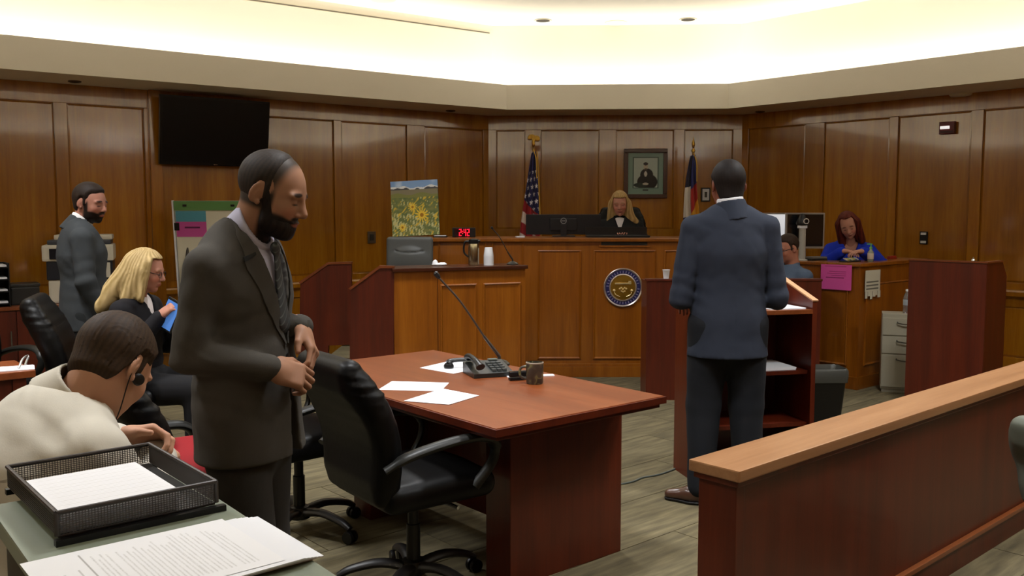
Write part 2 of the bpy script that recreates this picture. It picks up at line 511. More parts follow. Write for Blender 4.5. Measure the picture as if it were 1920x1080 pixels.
# wood panelled walls; local x runs left to right seen from the room, local -y looks into the room
FR, PN = 0.022, 0.010
def panel_mesh(w, h):
    m = MB(); b = 0.016
    bm = m.bm
    r = []
    for (d, y) in ((0.0, 0.0), (0.0, -0.004), (b, -PN), ):
        r.append([bm.verts.new((x, y, z)) for x, z in ((d, d), (w - d, d), (w - d, h - d), (d, h - d))])
    for a, c in zip(r, r[1:]):
        for i in range(4): bm.faces.new((a[i], a[(i + 1) % 4], c[(i + 1) % 4], c[i]))
    bm.faces.new(r[-1]); bm.faces.new(r[0][::-1])
    return m.mesh('panel')
def wall(name, side, A, B, panels, zt=2.53, zb=0.87, zl=0.64, extra_stiles=(), low=True):
    A, B = Vector(A), Vector(B); d = B - A; L = d.length; rz = math.atan2(d.y, d.x)
    w = MB(); w.box(-0.02, L + 0.02, 0.0, 0.12, -0.1, SOFFIT_Z + 0.05)
    wo = structure(w.build(name, M_WALL())); wo.location = (A.x, A.y, 0); wo.rotation_euler = (0, 0, rz)
    M = M_WALL()
    panels = sorted(panels); g = 0.004
    def bar(nm, x0, x1, z0, z1, y=-FR):
        m = MB(); m.box(x0, x1, y, 0.0, z0, z1, bev=0.0025); return m.build(nm, M, wo)
    bar('rail', 0, L, zt, SOFFIT_Z - 0.001)
    edges = [0.0] + [e for p in panels for e in p] + [L]
    for k in range(0, len(edges), 2):
        if edges[k + 1] - edges[k] > 0.01:
            bar('stile', edges[k], edges[k + 1], zb, zt - 0.001)
            if low: bar('stile', edges[k], edges[k + 1], 0.16, zl - 0.001)
    bar('rail', 0, L, zl, zb - 0.001)
    if low:
        m = MB(); m.prism([(0, 0), (-0.034, 0.0), (-0.046, 0.012), (-0.046, 0.05), (-0.034, 0.066), (0, 0.072)], 0, L, Matrix(((0, 0, 1, 0), (1, 0, 0, -FR + 0.001), (0, 1, 0, 0.735), (0, 0, 0, 1))))
        m.build('chair_rail', M, wo)
    for (a, b) in panels:
        for (z0, z1) in ([(zb, zt)] + ([(0.16, zl)] if low else [])):
            p = new_obj('panel', panel_mesh(b - a - 2 * g, z1 - z0 - 2 * g), M, wo); p.location = (a + g, -0.001, z0 + g)
    m = MB(); m.box(0, L, -FR - 0.012, 0.0, 0.0, 0.159, bev=0.004)
    bb = structure(m.build('baseboard_' + side, M)); bb.location = (A.x, A.y, 0); bb.rotation_euler = (0, 0, rz)
    return wo, L
WL = (ROOM[4], ROOM[0]); WB = (ROOM[0], ROOM[1]); WR = (ROOM[1], ROOM[2])
pl = lambda W, *ps: [(on_line(a, *W), on_line(b, *W)) for a, b in ps]
Llen = (Vector(WL[1]) - Vector(WL[0])).length
left_panels = pl(WL, (-60, 108), (132, 275), (322, 476), (490, 627), (640, 763), (795, 905))
s0 = left_panels[0][0]
left_panels += [(s0 - 0.12 - 1.0, s0 - 0.12), (s0 - 2.24, s0 - 1.24), (s0 - 3.36, s0 - 2.36)]
left_panels = [p for p in left_panels if p[0] > 0.05]
wall_left, _ = wall('wall_left', 'left', *WL, left_panels)
# pilaster on the left wall
pa, pb = on_line(282, *WL), on_line(304, *WL)
m = MB(); m.box(pa, pb, -0.075, 0.0, 0.16, SOFFIT_Z - 0.002, bev=0.006); m.build('pilaster', M_WALL(), wall_left)
wall_bench, _ = wall('wall_bench', 'bench', *WB, pl(WB, (930, 985), (1013, 1123), (1153, 1262), (1280, 1372)), zb=1.34, zl=1.24, low=False)
right_panels = pl(WR, (1402, 1508), (1543, 1665), (1680, 1817), (1838, 1990))
e0 = right_panels[-1][1]; Rlen = (Vector(WR[1]) - Vector(WR[0])).length
while e0 + 1.15 < Rlen: right_panels.append((e0 + 0.12, e0 + 1.12)); e0 += 1.12
wall_right, _ = wall('wall_right', 'right', *WR, right_panels)
for nm, W in (('rear', (ROOM[2], ROOM[3])), ('side', (ROOM[3], ROOM[4]))):
    L = (Vector(W[1]) - Vector(W[0])).length; k = int(L / 1.2); st = L / k
    wall('wall_' + nm, nm, *W, [(i * st + 0.08, (i + 1) * st - 0.08) for i in range(k)])

# cove: soffit, fascia, upper wall, ceiling
PAINT = M_PAINT()
ring('trim_1', inset(ROOM, -0.05), inset(ROOM, 0.75), SOFFIT_Z, SOFFIT_Z + 0.03, PAINT)     # soffit board
ring('trim_2', inset(ROOM, 0.72), inset(ROOM, 0.76), SOFFIT_Z - 0.012, LIP_Z, PAINT)         # fascia
ring('wall_upper', inset(ROOM, 0.08), inset(ROOM, 0.20), SOFFIT_Z + 0.03, CEIL_Z + 0.02, PAINT)
c = MB(); c.prism(inset(ROOM, 0.05), CEIL_Z, CEIL_Z + 0.1)
ceiling = structure(c.build('ceiling', PAINT))
# rims put round the added, unseen ceiling lamps
rim = MB(); rim.lathe([(0.255, -0.001), (0.255, -0.016), (0.285, -0.020), (0.300, -0.012), (0.300, -0.001)], 32, caps=False)
rim_me = rim.mesh('added_lamp_rim', True); rim_me.materials.append(mat('white_trim', '#e4dcc6', 0.5))
for (x, y) in ADDED_LAMPS:
    o = new_obj('added_lamp_rim', rim_me, None, ceiling); o.location = (x, y, CEIL_Z)
# ceiling fittings
def ceil_disc(name, label, cat, px, py, z, r, prof, material, group=None, inner=None):
    p = G(px, py, z)
    t = thing(name, label, cat, (p.x, p.y, z), 0, group)
    m = MB(); m.lathe([(a * r, -b) for a, b in prof], 28); m.build('trim_ring', material, t, True)
    if inner:
        m = MB(); m.lathe([(0.80 * r, -0.004), (0.6 * r, 0.0)], 24); m.build('baffle', inner, t, True)
    return t
DARKB = mat('dark_baffle', '#1c1712', 0.6)
M_TRIM = mat('white_trim', '#e4dcc6', 0.5)
for px, py, lb in ((1018, 38, 'dark recessed downlight in the ceiling above the flags, left one'), (1290, 36, 'dark recessed downlight in the ceiling above the state flag, right one')):
    p = G(px, py, CEIL_Z)
    t = thing('recessed_downlight', lb, 'light', (p.x, p.y, CEIL_Z), 0, 'recessed ceiling downlights')
    m = MB(); m.lathe([(0.100, -0.004), (0.100, -0.010), (0.078, -0.006), (0.078, -0.002)], 28, caps=False); m.build('trim_ring', M_TRIM, t, True)
    m = MB(); m.lathe([(0.079, -0.007), (0.04, -0.003)], 24); m.build('baffle', DARKB, t, True)
ceil_disc('ceiling_speaker', 'round pale ceiling speaker between the two dark downlights', 'speaker', 1155, 42, CEIL_Z, 0.13, [(1, 0), (1, 0.006), (0.9, 0.012), (0.5, 0.014)], M_TRIM)
ceil_disc('ceiling_speaker', 'round pale ceiling speaker cut by the top edge of the picture', 'speaker', 718, -1, CEIL_Z, 0.13, [(1, 0), (1, 0.006), (0.9, 0.012), (0.5, 0.014)], M_TRIM)
for px, py, lb in ((140, 152, 'small dark fitting under the soffit at the far left'), (845, 207, 'small dark fitting under the soffit near the left corner'), (1425, 209, 'small dark fitting under the soffit near the right corner')):
    p = G(px, py, SOFFIT_Z); t = thing('soffit_downlight', lb, 'light', (p.x, p.y, SOFFIT_Z), 0, 'small soffit fittings')
    m = MB(); m.lathe([(0.055, 0), (0.055, -0.008), (0.045, -0.012)], 20); m.build('trim_ring', mat('bronze', '#5a4733', 0.5), t, True)
    m = MB(); m.lathe([(0.04, -0.0125), (0.02, -0.016)], 20); m.build('baffle', DARKB, t, True)
ceil_disc('smoke_detector', 'flat round white detector under the soffit on the right', 'detector', 1803, 176, SOFFIT_Z, 0.11, [(1, 0), (1, 0.012), (0.85, 0.026), (0.4, 0.03)], M_TRIM)
# long slot of the air diffuser in the upper wall on the left
W2 = inset(ROOM, 0.20); A2, B2 = Vector(W2[4]), Vector(W2[0]); d2 = (B2 - A2); rz2 = math.atan2(d2.y, d2.x)
sa, sb = on_line(400, A2, B2), on_line(919, A2, B2); pz = A2 + d2.normalized() * sb
zslot = CAM_H + (HORIZON - 70) / FPX * pz.y
t = thing('air_diffuser', 'long thin slot air diffuser high in the cream cove wall', 'diffuser', (A2.x, A2.y, zslot), rz2)
m = MB(); m.box(sa, sb, -0.008, 0.002, -0.014, 0.014); m.build('frame', M_TRIM, t)
m = MB(); m.box(sa + 0.01, sb - 0.01, -0.010, 0.0, -0.006, 0.006); m.build('slot', mat('slot_grey', '#6d665a', 0.7), t)
# ------------------------------------------------------------------ furniture
CH, CT, BW = M_CHERRY(), M_CHERRYTOP(), M_BENCH()
def mould_panel(w, h, name='panel', bead=0.02):
    m = MB(); bm = m.bm; r = []
    for (d, y) in ((0.0, 0.0), (0.0, -0.010), (bead * 0.45, -0.014), (bead, -0.004), (bead * 1.2, -0.004)):
        r.append([bm.verts.new((x, y, z)) for x, z in ((d, d), (w - d, d), (w - d, h - d), (d, h - d))])
    for a, c in zip(r, r[1:]):
        for i in range(4): bm.faces.new((a[i], a[(i + 1) % 4], c[(i + 1) % 4], c[i]))
    bm.faces.new(r[-1]); bm.faces.new(r[0][::-1])
    return m.mesh(name)
def part(name, parent, material, *boxes, bev=0.0, smooth=False):
    m = MB()
    for b in boxes: m.box(*b, bev=bev)
    return m.build(name, material, parent, smooth)

# --- judge's bench -------------------------------------------------------------
BY = G(1100, 706).y
bx0 = D(733, 445, BY).x; bx1 = D(1300, 445, BY).x
BENCH_Z = D(1100, 446, BY).z
bench = thing('judge_bench', 'high panelled wooden judge bench with the round seal on its front', 'bench', (bx0, BY, 0), 0)
BL = bx1 - bx0
part('body', bench, BW, (0, BL, 0.0, 0.05, 0.0, BENCH_Z - 0.035), (0, 0.04, 0.051, 0.62, 0.0, BENCH_Z - 0.035), (BL - 0.04, BL, 0.051, 0.62, 0.0, BENCH_Z - 0.035))
part('top', bench, BW, (-0.02, BL + 0.02, -0.035, 0.66, BENCH_Z - 0.035, BENCH_Z), bev=0.008)
part('base_moulding', bench, BW, (0, BL, -0.030, 0.0, 0.0, 0.10), (0, BL, -0.018, 0.0, 0.101, 0.125), bev=0.003)
bxl = lambda px: D(px, 500, BY).x - bx0
zat = lambda py, Y: D(960, py, Y).z
for a, b, t_, l_ in ((1008, 1090, 469, 673), (1113, 1229, 469, 673), (1245, 1296, 469, 673), (742, 812, 452, 500), (822, 912, 452, 500), (922, 982, 452, 500)):
    w = bxl(b) - bxl(a); z1 = zat(t_, BY); z0 = zat(l_, BY) if l_ > 600 else 0.22
    p = new_obj('panel', mould_panel(w, z1 - z0), BW, bench); p.location = (bxl(a), 0.0, z0)
part('name_slot', bench, mat('slot_dark', '#150a08', 0.5), (bxl(1127), bxl(1213), -0.006, 0.0, zat(460, BY), zat(451, BY)))
part('slot_frame', bench, BW, (bxl(1122), bxl(1218), -0.012, 0.0, zat(451, BY), zat(448, BY)), (bxl(1122), bxl(1218), -0.012, 0.0, zat(463, BY), zat(460, BY)))

# --- round seal ------------------------------------------------------------------
sp = D(1168, 539, BY - 0.012)
seal = thing('round_seal', 'round metal seal with gold centre and dark blue ring on the bench front', 'seal', sp, 0)
RX90 = Matrix.Rotation(math.pi / 2, 4, 'X')
sr = 36.5 * BY / FPX
m = MB(); m.lathe([(sr * 0.9, 0.0), (sr, 0.0), (sr, 0.010), (sr * 0.97, 0.014), (sr * 0.93, 0.010), (sr * 0.9, 0.004)], 48, RX90, caps=False); m.build('rim', mat('seal_rim', '#c9bdb8', 0.3, metal=0.8), seal, True)
m = MB(); m.lathe([(sr * 0.935, 0.0), (sr * 0.935, 0.006), (sr * 0.66, 0.006), (sr * 0.66, 0.0)], 48, RX90, caps=False); m.build('ring', mat('seal_blue', '#232352', 0.35), seal, True)
m = MB(); m.lathe([(sr * 0.71, 0.0), (sr * 0.71, 0.011), (sr * 0.66, 0.013), (sr * 0.64, 0.009), (sr * 0.64, 0.0)], 48, RX90, caps=False); m.build('inner_rim', mat('seal_rim', '#c9bdb8'), seal, True)
m = MB(); m.lathe([(sr * 0.645, 0.0), (sr * 0.645, 0.007), (sr * 0.3, 0.010), (0.002, 0.011)], 48, RX90); m.build('centre_disc', mat('seal_gold', '#a9802c', 0.32, metal=0.75, noise=0.2, nscale=25), seal, True)
GB = mat('seal_bright', '#f0d79a', 0.25, metal=0.6)
m = MB()
m.box(-0.075, 0.055, -0.020, -0.008, 0.030, 0.046, bev=0.003); m.box(0.048, 0.075, -0.020, -0.008, 0.03, 0.062, bev=0.003)
for i in range(5): m.lathe([(0.011, 0), (0.010, 0.006), (0.003, 0.012)], 10, T(-0.03 + 0.015 * i, -0.010, (-0.012, -0.004, -0.016, -0.004, -0.012)[i]) @ RX90)
for i in range(3): m.lathe([(0.009, 0), (0.008, 0.005), (0.002, 0.010)], 10, T(-0.016 + 0.016 * i, -0.010, (-0.034, -0.042, -0.034)[i]) @ RX90)
for s in (-1, 1):
    m.lathe([(0.014, 0), (0.012, 0.006), (0.003, 0.012)], 10, T(0.082 * s, -0.009, -0.028) @ RX90)
    m.tube(spline([(0.085 * s, -0.012, -0.03), (0.07 * s, -0.012, -0.065), (0.03 * s, -0.012, -0.085)], 8), 0.004, 6)
m.build('relief', GB, seal, True)
m = MB()
for i in range(34):
    a = 2 * math.pi * i / 34
    if abs((i % 17) - 8) < 0.5: continue
    m.box(-0.0035, 0.0035, -0.0085, -0.005, -0.011, 0.011, Matrix.Rotation(a, 4, 'Y') @ T(0, 0, sr * 0.80))
m.build('ring_lettering', mat('seal_letter', '#8d86a8', 0.4), seal)['kind'] = 'stuff'

# --- witness stand ---------------------------------------------------------------
WZ = 1.10
wl, wr = G(738, 503, WZ), G(985, 497, WZ)
wd = (wr - wl); WL_ = wd.length; wrz = math.atan2(wd.y, wd.x)
ws = thing('witness_stand', 'honey wood witness stand with two moulded panels and cherry side wing', 'witness stand', (wl.x, wl.y, 0), wrz)
part('body', ws, BW, (0, WL_, 0.0, 0.03, 0.0, WZ - 0.03), (0.0, 0.03, 0.031, 0.55, 0, WZ - 0.03), (WL_ - 0.03, WL_, 0.031, 0.72, 0, WZ - 0.03))
part('ledge', ws, mat('ledge_wood', '#3e1a0a', 0.3, coat=0.2), (-0.015, WL_ + 0.015, -0.025, 0.34, WZ - 0.03, WZ), bev=0.006)
wx = lambda px: on_line(px, (wl.x, wl.y), (wr.x, wr.y))
for a, b in ((824, 893), (905, 976)):
    p = new_obj('panel', mould_panel(wx(b) - wx(a), 0.80), BW, ws); p.location = (wx(a), 0.0, 0.16)
m = MB(); m.box(wx(819), wx(820), -0.003, 0.0, 0.0, WZ - 0.03); m.build('corner_joint', mat('ledge_wood', '#3e1a0a'), ws)
# cherry wing of the stand (sloped top)
a = Vector((wl.x, wl.y)); YW = wl.y
def wing(name, pts, Y0, thick, material, parent):
    """outline given as picture columns/rows at distance Y0, extruded away from the camera"""
    loc = parent.matrix_basis.inverted() if parent else Matrix()
    m = MB(); bm = m.bm
    P = [D(px, py, Y0) for px, py in pts]
    P = [Vector((p.x, Y0, max(p.z, 0.0))) for p in P]
    A = [bm.verts.new(p) for p in P]; B = [bm.verts.new(p + Vector((0, thick, 0))) for p in P]
    n = len(P); bm.faces.new(A); bm.faces.new(B[::-1])
    for i in range(n): bm.faces.new((A[i], B[i], B[(i + 1) % n], A[(i + 1) % n]))
    bmesh.ops.transform(bm, matrix=loc, verts=bm.verts)
    return m
bpy.context.view_layer.update()
m = wing('wing', [(739, 503), (712, 502), (657, 543), (657, 900), (739, 900)], YW - 0.005, 0.045, CH, ws); m.build('wing', CH, ws)
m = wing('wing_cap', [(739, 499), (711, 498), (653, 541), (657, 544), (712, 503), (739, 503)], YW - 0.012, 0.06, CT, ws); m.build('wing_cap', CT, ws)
# carpeted platform behind and its far cherry partition
PZ = 0.33
pa_, pb_ = D(617, 660, 7.6), D(742, 660, 7.6)
plat = thing('step_platform', 'low carpeted platform under the grey chair at the witness stand', 'platform', (pa_.x, 7.25, 0), 0)
# the platform keeps clear of the stand's front: footprint follows the stand
q = [Vector((pa_.x, 7.55)), Vector((wl.x + 0.03, 7.30)), Vector((wl.x + 0.06, 7.62)), Vector((wl.x + 0.5, 7.86)), Vector((wr.x - 0.1, BY - 0.05)), Vector((pa_.x, BY - 0.05))]
m = MB(); m.prism([(p.x - pa_.x, p.y - 7.25) for p in q], 0.0, PZ - 0.02); m.build('platform_body', BW, plat)
m = MB(); m.prism([(p.x - pa_.x, p.y - 7.25) for p in q], PZ - 0.019, PZ); m.build('carpet_top', M_CARPET, plat)
part_y = 8.15
far_part = thing('cherry_partition', 'sloped cherry partition standing behind the walking man, left of the witness stand', 'partition', (D(610, 500, part_y).x, part_y, 0), 0)
bpy.context.view_layer.update()
m = wing('board', [(659, 495), (615, 496), (563, 531), (563, 900), (616, 900), (616, 648), (659, 646)], part_y, 0.045, CH, far_part); m.build('board', CH, far_part)
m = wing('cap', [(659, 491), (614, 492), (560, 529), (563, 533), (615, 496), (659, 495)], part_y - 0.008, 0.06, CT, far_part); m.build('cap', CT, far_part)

# --- counsel table ---------------------------------------------------------------
TZ = 0.75
tn, tr, tf = G(930, 805, TZ), G(1250, 742, TZ), G(800, 657, TZ)
TS = (tr - tn).length; TL = (tf - tr).length
TA = math.atan2(tr.y - tn.y, tr.x - tn.x)
table = thing('counsel_table', 'cherry wood counsel table with slab ends, papers and microphone on top', 'table', (tn.x, tn.y, 0), TA)
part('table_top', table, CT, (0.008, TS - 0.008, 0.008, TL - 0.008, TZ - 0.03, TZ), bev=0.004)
m = MB()
for (x0, x1, y0, y1) in ((0, TS, 0, 0.008), (0, TS, TL - 0.008, TL), (0, 0.008, 0.008, TL - 0.008), (TS - 0.008, TS, 0.008, TL - 0.008)): m.box(x0, x1, y0, y1, TZ - 0.032, TZ - 0.004)
m.build('edge_band', CH, table)
part('under_frame', table, CH, (0.02, TS - 0.02, 0.02, TL - 0.02, TZ - 0.052, TZ - 0.033), bev=0.004)
part('end_panel', table, CH, (0.27, TS - 0.02, 0.24, 0.40, 0.0, TZ - 0.053), bev=0.003)
part('end_panel', table, CH, (0.27, TS - 0.02, TL - 0.40, TL - 0.24, 0.0, TZ - 0.053), bev=0.003)
part('modesty_panel', table, CH, (0.62, 0.65, 0.48, TL - 0.401, 0.08, TZ - 0.053))
def table_pt(px, py, z=TZ): return G(px, py, z)

def sheet(name, label, corners, z, group='loose paper sheets', material=None, thick=0.0012, lines=None, cat='paper'):
    """a sheet of paper with its four picture corners lying on the level z"""
    P = [G(px, py, z) for px, py in corners]; c = sum(P, Vector()) / 4
    t = thing(name, label, cat, (c.x, c.y, z), 0, group)
    m = MB(); m.prism([(p.x - c.x, p.y - c.y) for p in P], 0.0004, thick); m.build('sheet', material or M_PAPER(), t)
    return t
sheet('paper_sheet', 'white sheet on the counsel table by the phone handset', [(787, 690), (870, 671), (905, 690), (850, 701)], TZ)
sheet('paper_sheet', 'white sheet on the counsel table, nearest the black chair', [(709, 731), (735, 715), (842, 718), (826, 734)], TZ)
sheet('paper_sheet', 'white sheet on the counsel table overlapping the other, nearer the edge', [(757, 752), (830, 729), (898, 742), (842, 759)], TZ + 0.0016)

# phone, microphone, mug on the table
pp = G(915, 702, TZ)
ph = thing('desk_phone', 'black desk phone with handset lying on the counsel table', 'phone', (pp.x, pp.y, TZ), TA - 0.35)
m = MB(); bm = m.bm
m.prism([(-0.09, 0.0), (0.09, 0.0), (0.09, 0.055), (-0.09, 0.02)], -0.10, 0.10, Matrix(((0, 0, 1, 0), (1, 0, 0, 0), (0, 1, 0, 0.001), (0, 0, 0, 1))))
m.build('phone_base', mat('phone_dark', '#1b1d1c', 0.35), ph)
m = MB()
for i in range(4):
    for j in range(3): m.box(0.0 + j * 0.026, 0.02 + j * 0.026, -0.07 + i * 0.03, -0.05 + i * 0.03, 0.024 + (i + 0.3) * 0.006, 0.035 + (i + 0.3) * 0.006)
m.build('keypad', mat('key_grey', '#3c3f3e', 0.5), ph)
m = MB(); m.tube(spline([(-0.07, -0.10, 0.055), (-0.075, -0.06, 0.075), (-0.075, 0.03, 0.085), (-0.07, 0.09, 0.075)], 12), [0.024, 0.022, 0.017, 0.015, 0.015, 0.015, 0.015, 0.015, 0.015, 0.015, 0.017, 0.022, 0.024], 10, 0.8)
m.build('handset', M_BLACK(), ph, True)
m = MB(); m.box(0.03, 0.075, 0.075, 0.10, 0.056, 0.062); m.build('display', mat('phone_lcd', '#6d7268', 0.3), ph)
hb = G(862, 690, TZ)
hs = thing('phone_receiver', 'black curved receiver lying across the white sheet on the table', 'receiver', (hb.x, hb.y, TZ), 0.05)
m = MB(); m.tube(spline([(-0.06, -0.01, 0.026), (-0.03, 0, 0.04), (0.05, 0.0, 0.042), (0.10, -0.005, 0.028)], 12), [0.021, 0.022, 0.02, 0.016, 0.014, 0.014, 0.014, 0.014, 0.014, 0.016, 0.018, 0.018, 0.016], 10, 0.75); m.build('grip', M_BLACK(), hs, True)
m = MB(); m.lathe([(0.024, 0.0), (0.026, 0.012), (0.02, 0.024)], 16, T(-0.055, -0.01, 0.002)); m.build('earpiece', M_BLACK(), hs, True)
m = MB(); m.lathe([(0.012, 0.0), (0.014, 0.012), (0.006, 0.02)], 12, T(0.115, -0.01, 0.012)); m.lathe([(0.012, 0.0), (0.013, 0.012), (0.006, 0.02)], 12, T(0.16, -0.01, 0.014)); m.build('chrome_knob', M_CHROME(), hs, True)
mp_ = G(936, 684, TZ)
def goose(name, label, base, tip_offset, base_r, rod, mic_len, material, flex=0.02):
    t = thing(name, label, 'microphone', base, 0)
    m = MB(); m.lathe([(base_r, 0.0), (base_r, 0.008), (base_r * 0.7, 0.022), (rod * 1.8, 0.03), (rod * 1.6, 0.045)], 24); m.build('base', mat('mic_base', '#26241f', 0.35), t, True)
    tv = Vector(tip_offset); st = Vector((0, 0, 0.045))
    d = (tv - st)
    a = st + d * 0.24
    m = MB(); m.tube([st, st + d * 0.12, a], [rod * 1.9, rod * 1.7, rod * 1.4], 10); m.build('stem', material, t, True)
    m = MB(); m.tube(spline([a, st + d * 0.6 + Vector((0, 0, flex)), st + d * 0.93], 14), rod, 8); m.build('gooseneck', material, t, True)
    m = MB(); m.tube([st + d * 0.925, st + d * 0.95, st + d * 0.985, st + d], [rod * 1.2, rod * 2.4, rod * 2.6, rod * 1.2], 12); m.build('microphone_head', M_BLACK(), t, True)
    return t
tip = D(815, 510, mp_.y - 0.02) - mp_
goose('gooseneck_microphone', 'long black gooseneck microphone rising from the counsel table', mp_, tip, 0.055, 0.0052, 0.05, mat('mic_metal', '#2a201a', 0.35))
mg = G(1003, 722, TZ)
mug = thing('coffee_mug', 'dark camouflage patterned mug at the far edge of the counsel table', 'mug', mg + Vector((0, 0.04, 0)), 0)
k = NT('camo'); tc = k.n('ShaderNodeTexCoord'); nz = k.n('ShaderNodeTexNoise'); nz.inputs['Scale'].default_value = 22; nz.inputs['Detail'].default_value = 1
k.l(tc.outputs['Object'], nz.inputs['Vector']); cc = k.ramp(nz.outputs['Fac'], [(0.42, lin('#3a332a')), (0.5, lin('#4a4336')), (0.56, lin('#6f6e45')), (0.62, lin('#2f2a22'))]); k.l(cc, k.b.inputs['Base Color']); k.b.inputs['Roughness'].default_value = 0.4
m = MB(); m.lathe([(0.036, 0.001), (0.039, 0.006), (0.0405, 0.098), (0.0375, 0.098), (0.036, 0.012), (0.002, 0.011)], 28); m.build('cup', k.m, mug, True)
m = MB(); m.lathe([(0.0408, 0.094), (0.0415, 0.099), (0.037, 0.1)], 28, caps=False); m.build('rim', mat('mug_rim', '#8b7f70', 0.3), mug, True)
m = MB(); m.tube(spline([(-0.038, 0, 0.08), (-0.065, 0, 0.07), (-0.066, 0, 0.035), (-0.038, 0, 0.022)], 12), 0.006, 8); m.build('handle', k.m, mug, True)
sx = G(970, 716, TZ)
st = thing('stapler', 'small black stapler beside the camouflage mug', 'stapler', sx + Vector((0.01, 0.05, 0)), 0.3)
part('base', st, M_BLACK(), (-0.05, 0.05, -0.016, 0.016, 0.0, 0.012), bev=0.003)
part('arm', st, M_BLACK(), (-0.05, 0.045, -0.013, 0.013, 0.016, 0.04), bev=0.005)
m = MB(); m.box(-0.05, 0.04, -0.006, 0.006, 0.0405, 0.044); m.build('plate', M_CHROME(), st)
pn = G(1050, 706, TZ)
for lb, p0, p1 in (('white folded note lying just behind the mug', (1022, 707), (1033, 706)), ('white slip in front of the desk phone', (953, 711), (972, 707))):
    c0, c1 = G(*p0, TZ), G(*p1, TZ); c_ = (c0 + c1) / 2
    t = thing('paper_slip', lb, 'paper', c_ + Vector((0, 0.03, 0)), 0.2, 'loose paper slips')
    part('slip', t, M_PAPER(), (-0.03, 0.03, -0.02, 0.02, 0.0005, 0.004))

# --- rail (the bar) on the right ----------------------------------------------------
rp, rq = G(1769, 1080), G(1920, 986)
RA = math.atan2(rq.y - rp.y, rq.x - rp.x)
rs = on_line(1392, (rp.x, rp.y), (rq.x, rq.y))
r0 = Vector((rp.x, rp.y)) + Vector((math.cos(RA), math.sin(RA))) * rs
rail = thing('gallery_rail', 'low cherry wood gallery rail with a broad flat cap, right foreground', 'rail', (r0.x, r0.y, 0), RA)
RL = 5.2
part('body', rail, CH, (0.02, RL, 0.005, 0.135, 0.0, 0.70))
part('end_post', rail, CH, (0.0, 0.045, 0.0, 0.14, 0.0, 0.70), bev=0.003)
part('cap_moulding', rail, CH, (-0.012, RL, -0.012, 0.152, 0.701, 0.720), bev=0.003)
part('cap', rail, wood('rail_cap', '#7d5636', '#926845', '#a37a55', rough=0.32, axis=0, coat=0.2), (-0.022, RL, -0.024, 0.164, 0.721, 0.757), bev=0.005)
part('base_board', rail, CH, (0.0, RL, -0.014, 0.0045, 0.0, 0.10))
part('base_bead', rail, mat('base_bead_wood', '#7d4422', 0.35, coat=0.2), (0.0, RL, -0.020, 0.0045, 0.101, 0.122), bev=0.004)

# --- podium ---------------------------------------------------------------------
pn_, pf_ = G(1319, 917), G(1258, 880)
PA = math.atan2(pn_.x - pf_.x, pf_.y - pn_.y)      # turn of the side away from straight ahead
PA = math.radians(13.0)
pod = thing('podium', 'cherry wood podium with open shelves facing the standing man', 'podium', (pn_.x, pn_.y, 0), PA)
pax = Vector((math.cos(PA), math.sin(PA)))
PW = on_line(1537, (pn_.x, pn_.y), (pn_.x + pax.x, pn_.y + pax.y)); PD_ = 0.42
def side_panel(x0, x1):
    m = MB(); m.prism([(0, 0), (PD_, 0), (PD_, 1.14), (0.36, 1.14), (0.0, 1.035)], x0, x1, Matrix(((0, 0, 1, 0), (1, 0, 0, 0), (0, 1, 0, 0), (0, 0, 0, 1)))); return m
side_panel(0, 0.028).build('side_panel', CH, pod); side_panel(PW - 0.028, PW).build('side_panel', CH, pod)
for x0, x1 in ((-0.004, 0.032), (PW - 0.032, PW + 0.004)):
    m = MB(); m.prism([(-0.006, 1.036), (0.36, 1.142), (PD_, 1.142), (PD_, 1.150), (0.359, 1.150), (-0.008, 1.043)], x0, x1, Matrix(((0, 0, 1, 0), (1, 0, 0, 0), (0, 1, 0, 0), (0, 0, 0, 1))))
    m.build('lit_edge', mat('podium_lit_edge', '#b98a62', 0.35, coat=0.2), pod)  # light on the sloped side tops, put into a paler strip
part('front_panel', pod, CH, (0.0285, PW - 0.0285, PD_ - 0.025, PD_, 0.0, 1.14))
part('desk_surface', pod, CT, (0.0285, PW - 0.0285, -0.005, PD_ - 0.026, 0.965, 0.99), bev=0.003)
for zz in (0.64, 0.34, 0.08): part('shelf', pod, CH, (0.0285, PW - 0.0285, 0.03, PD_ - 0.026, zz - 0.022, zz))
def on_podium(x, y, z): return pod.matrix_basis @ Vector((x, y, z))
bpy.context.view_layer.update()
for nm, lb, x0, y0, z, w, d, th in (('paper_stack', 'white papers lying open on the podium desk', 0.40, 0.03, 0.9905, 0.22, 0.30, 0.006), ('paper_stack', 'grey papers on the middle shelf of the podium', 0.36, 0.05, 0.6405, 0.22, 0.28, 0.014)):
    c = on_podium(x0, y0, z); t = thing(nm, lb, 'paper', c, PA, 'papers in the podium')
    for q in range(3): part('sheet', t, M_PAPER(), (0.003 * q, w + 0.003 * q, 0.002 * q, d + 0.002 * q, th * q / 3 + 0.0002, th * (q + 1) / 3))
c = on_podium(0.26, PD_ - 0.028, 0.36)
t = thing('power_strip', 'slim grey power strip with white outlets inside the podium', 'power strip', c, PA)
part('strip_body', t, mat('strip_dark', '#2b1d18', 0.5), (-0.02, 0.02, -0.012, 0.0, 0.0, 0.26))
for q in range(3): part('outlet', t, M_PAPER(), (-0.012, 0.012, -0.016, -0.0125, 0.02 + 0.09 * q, 0.045 + 0.09 * q))

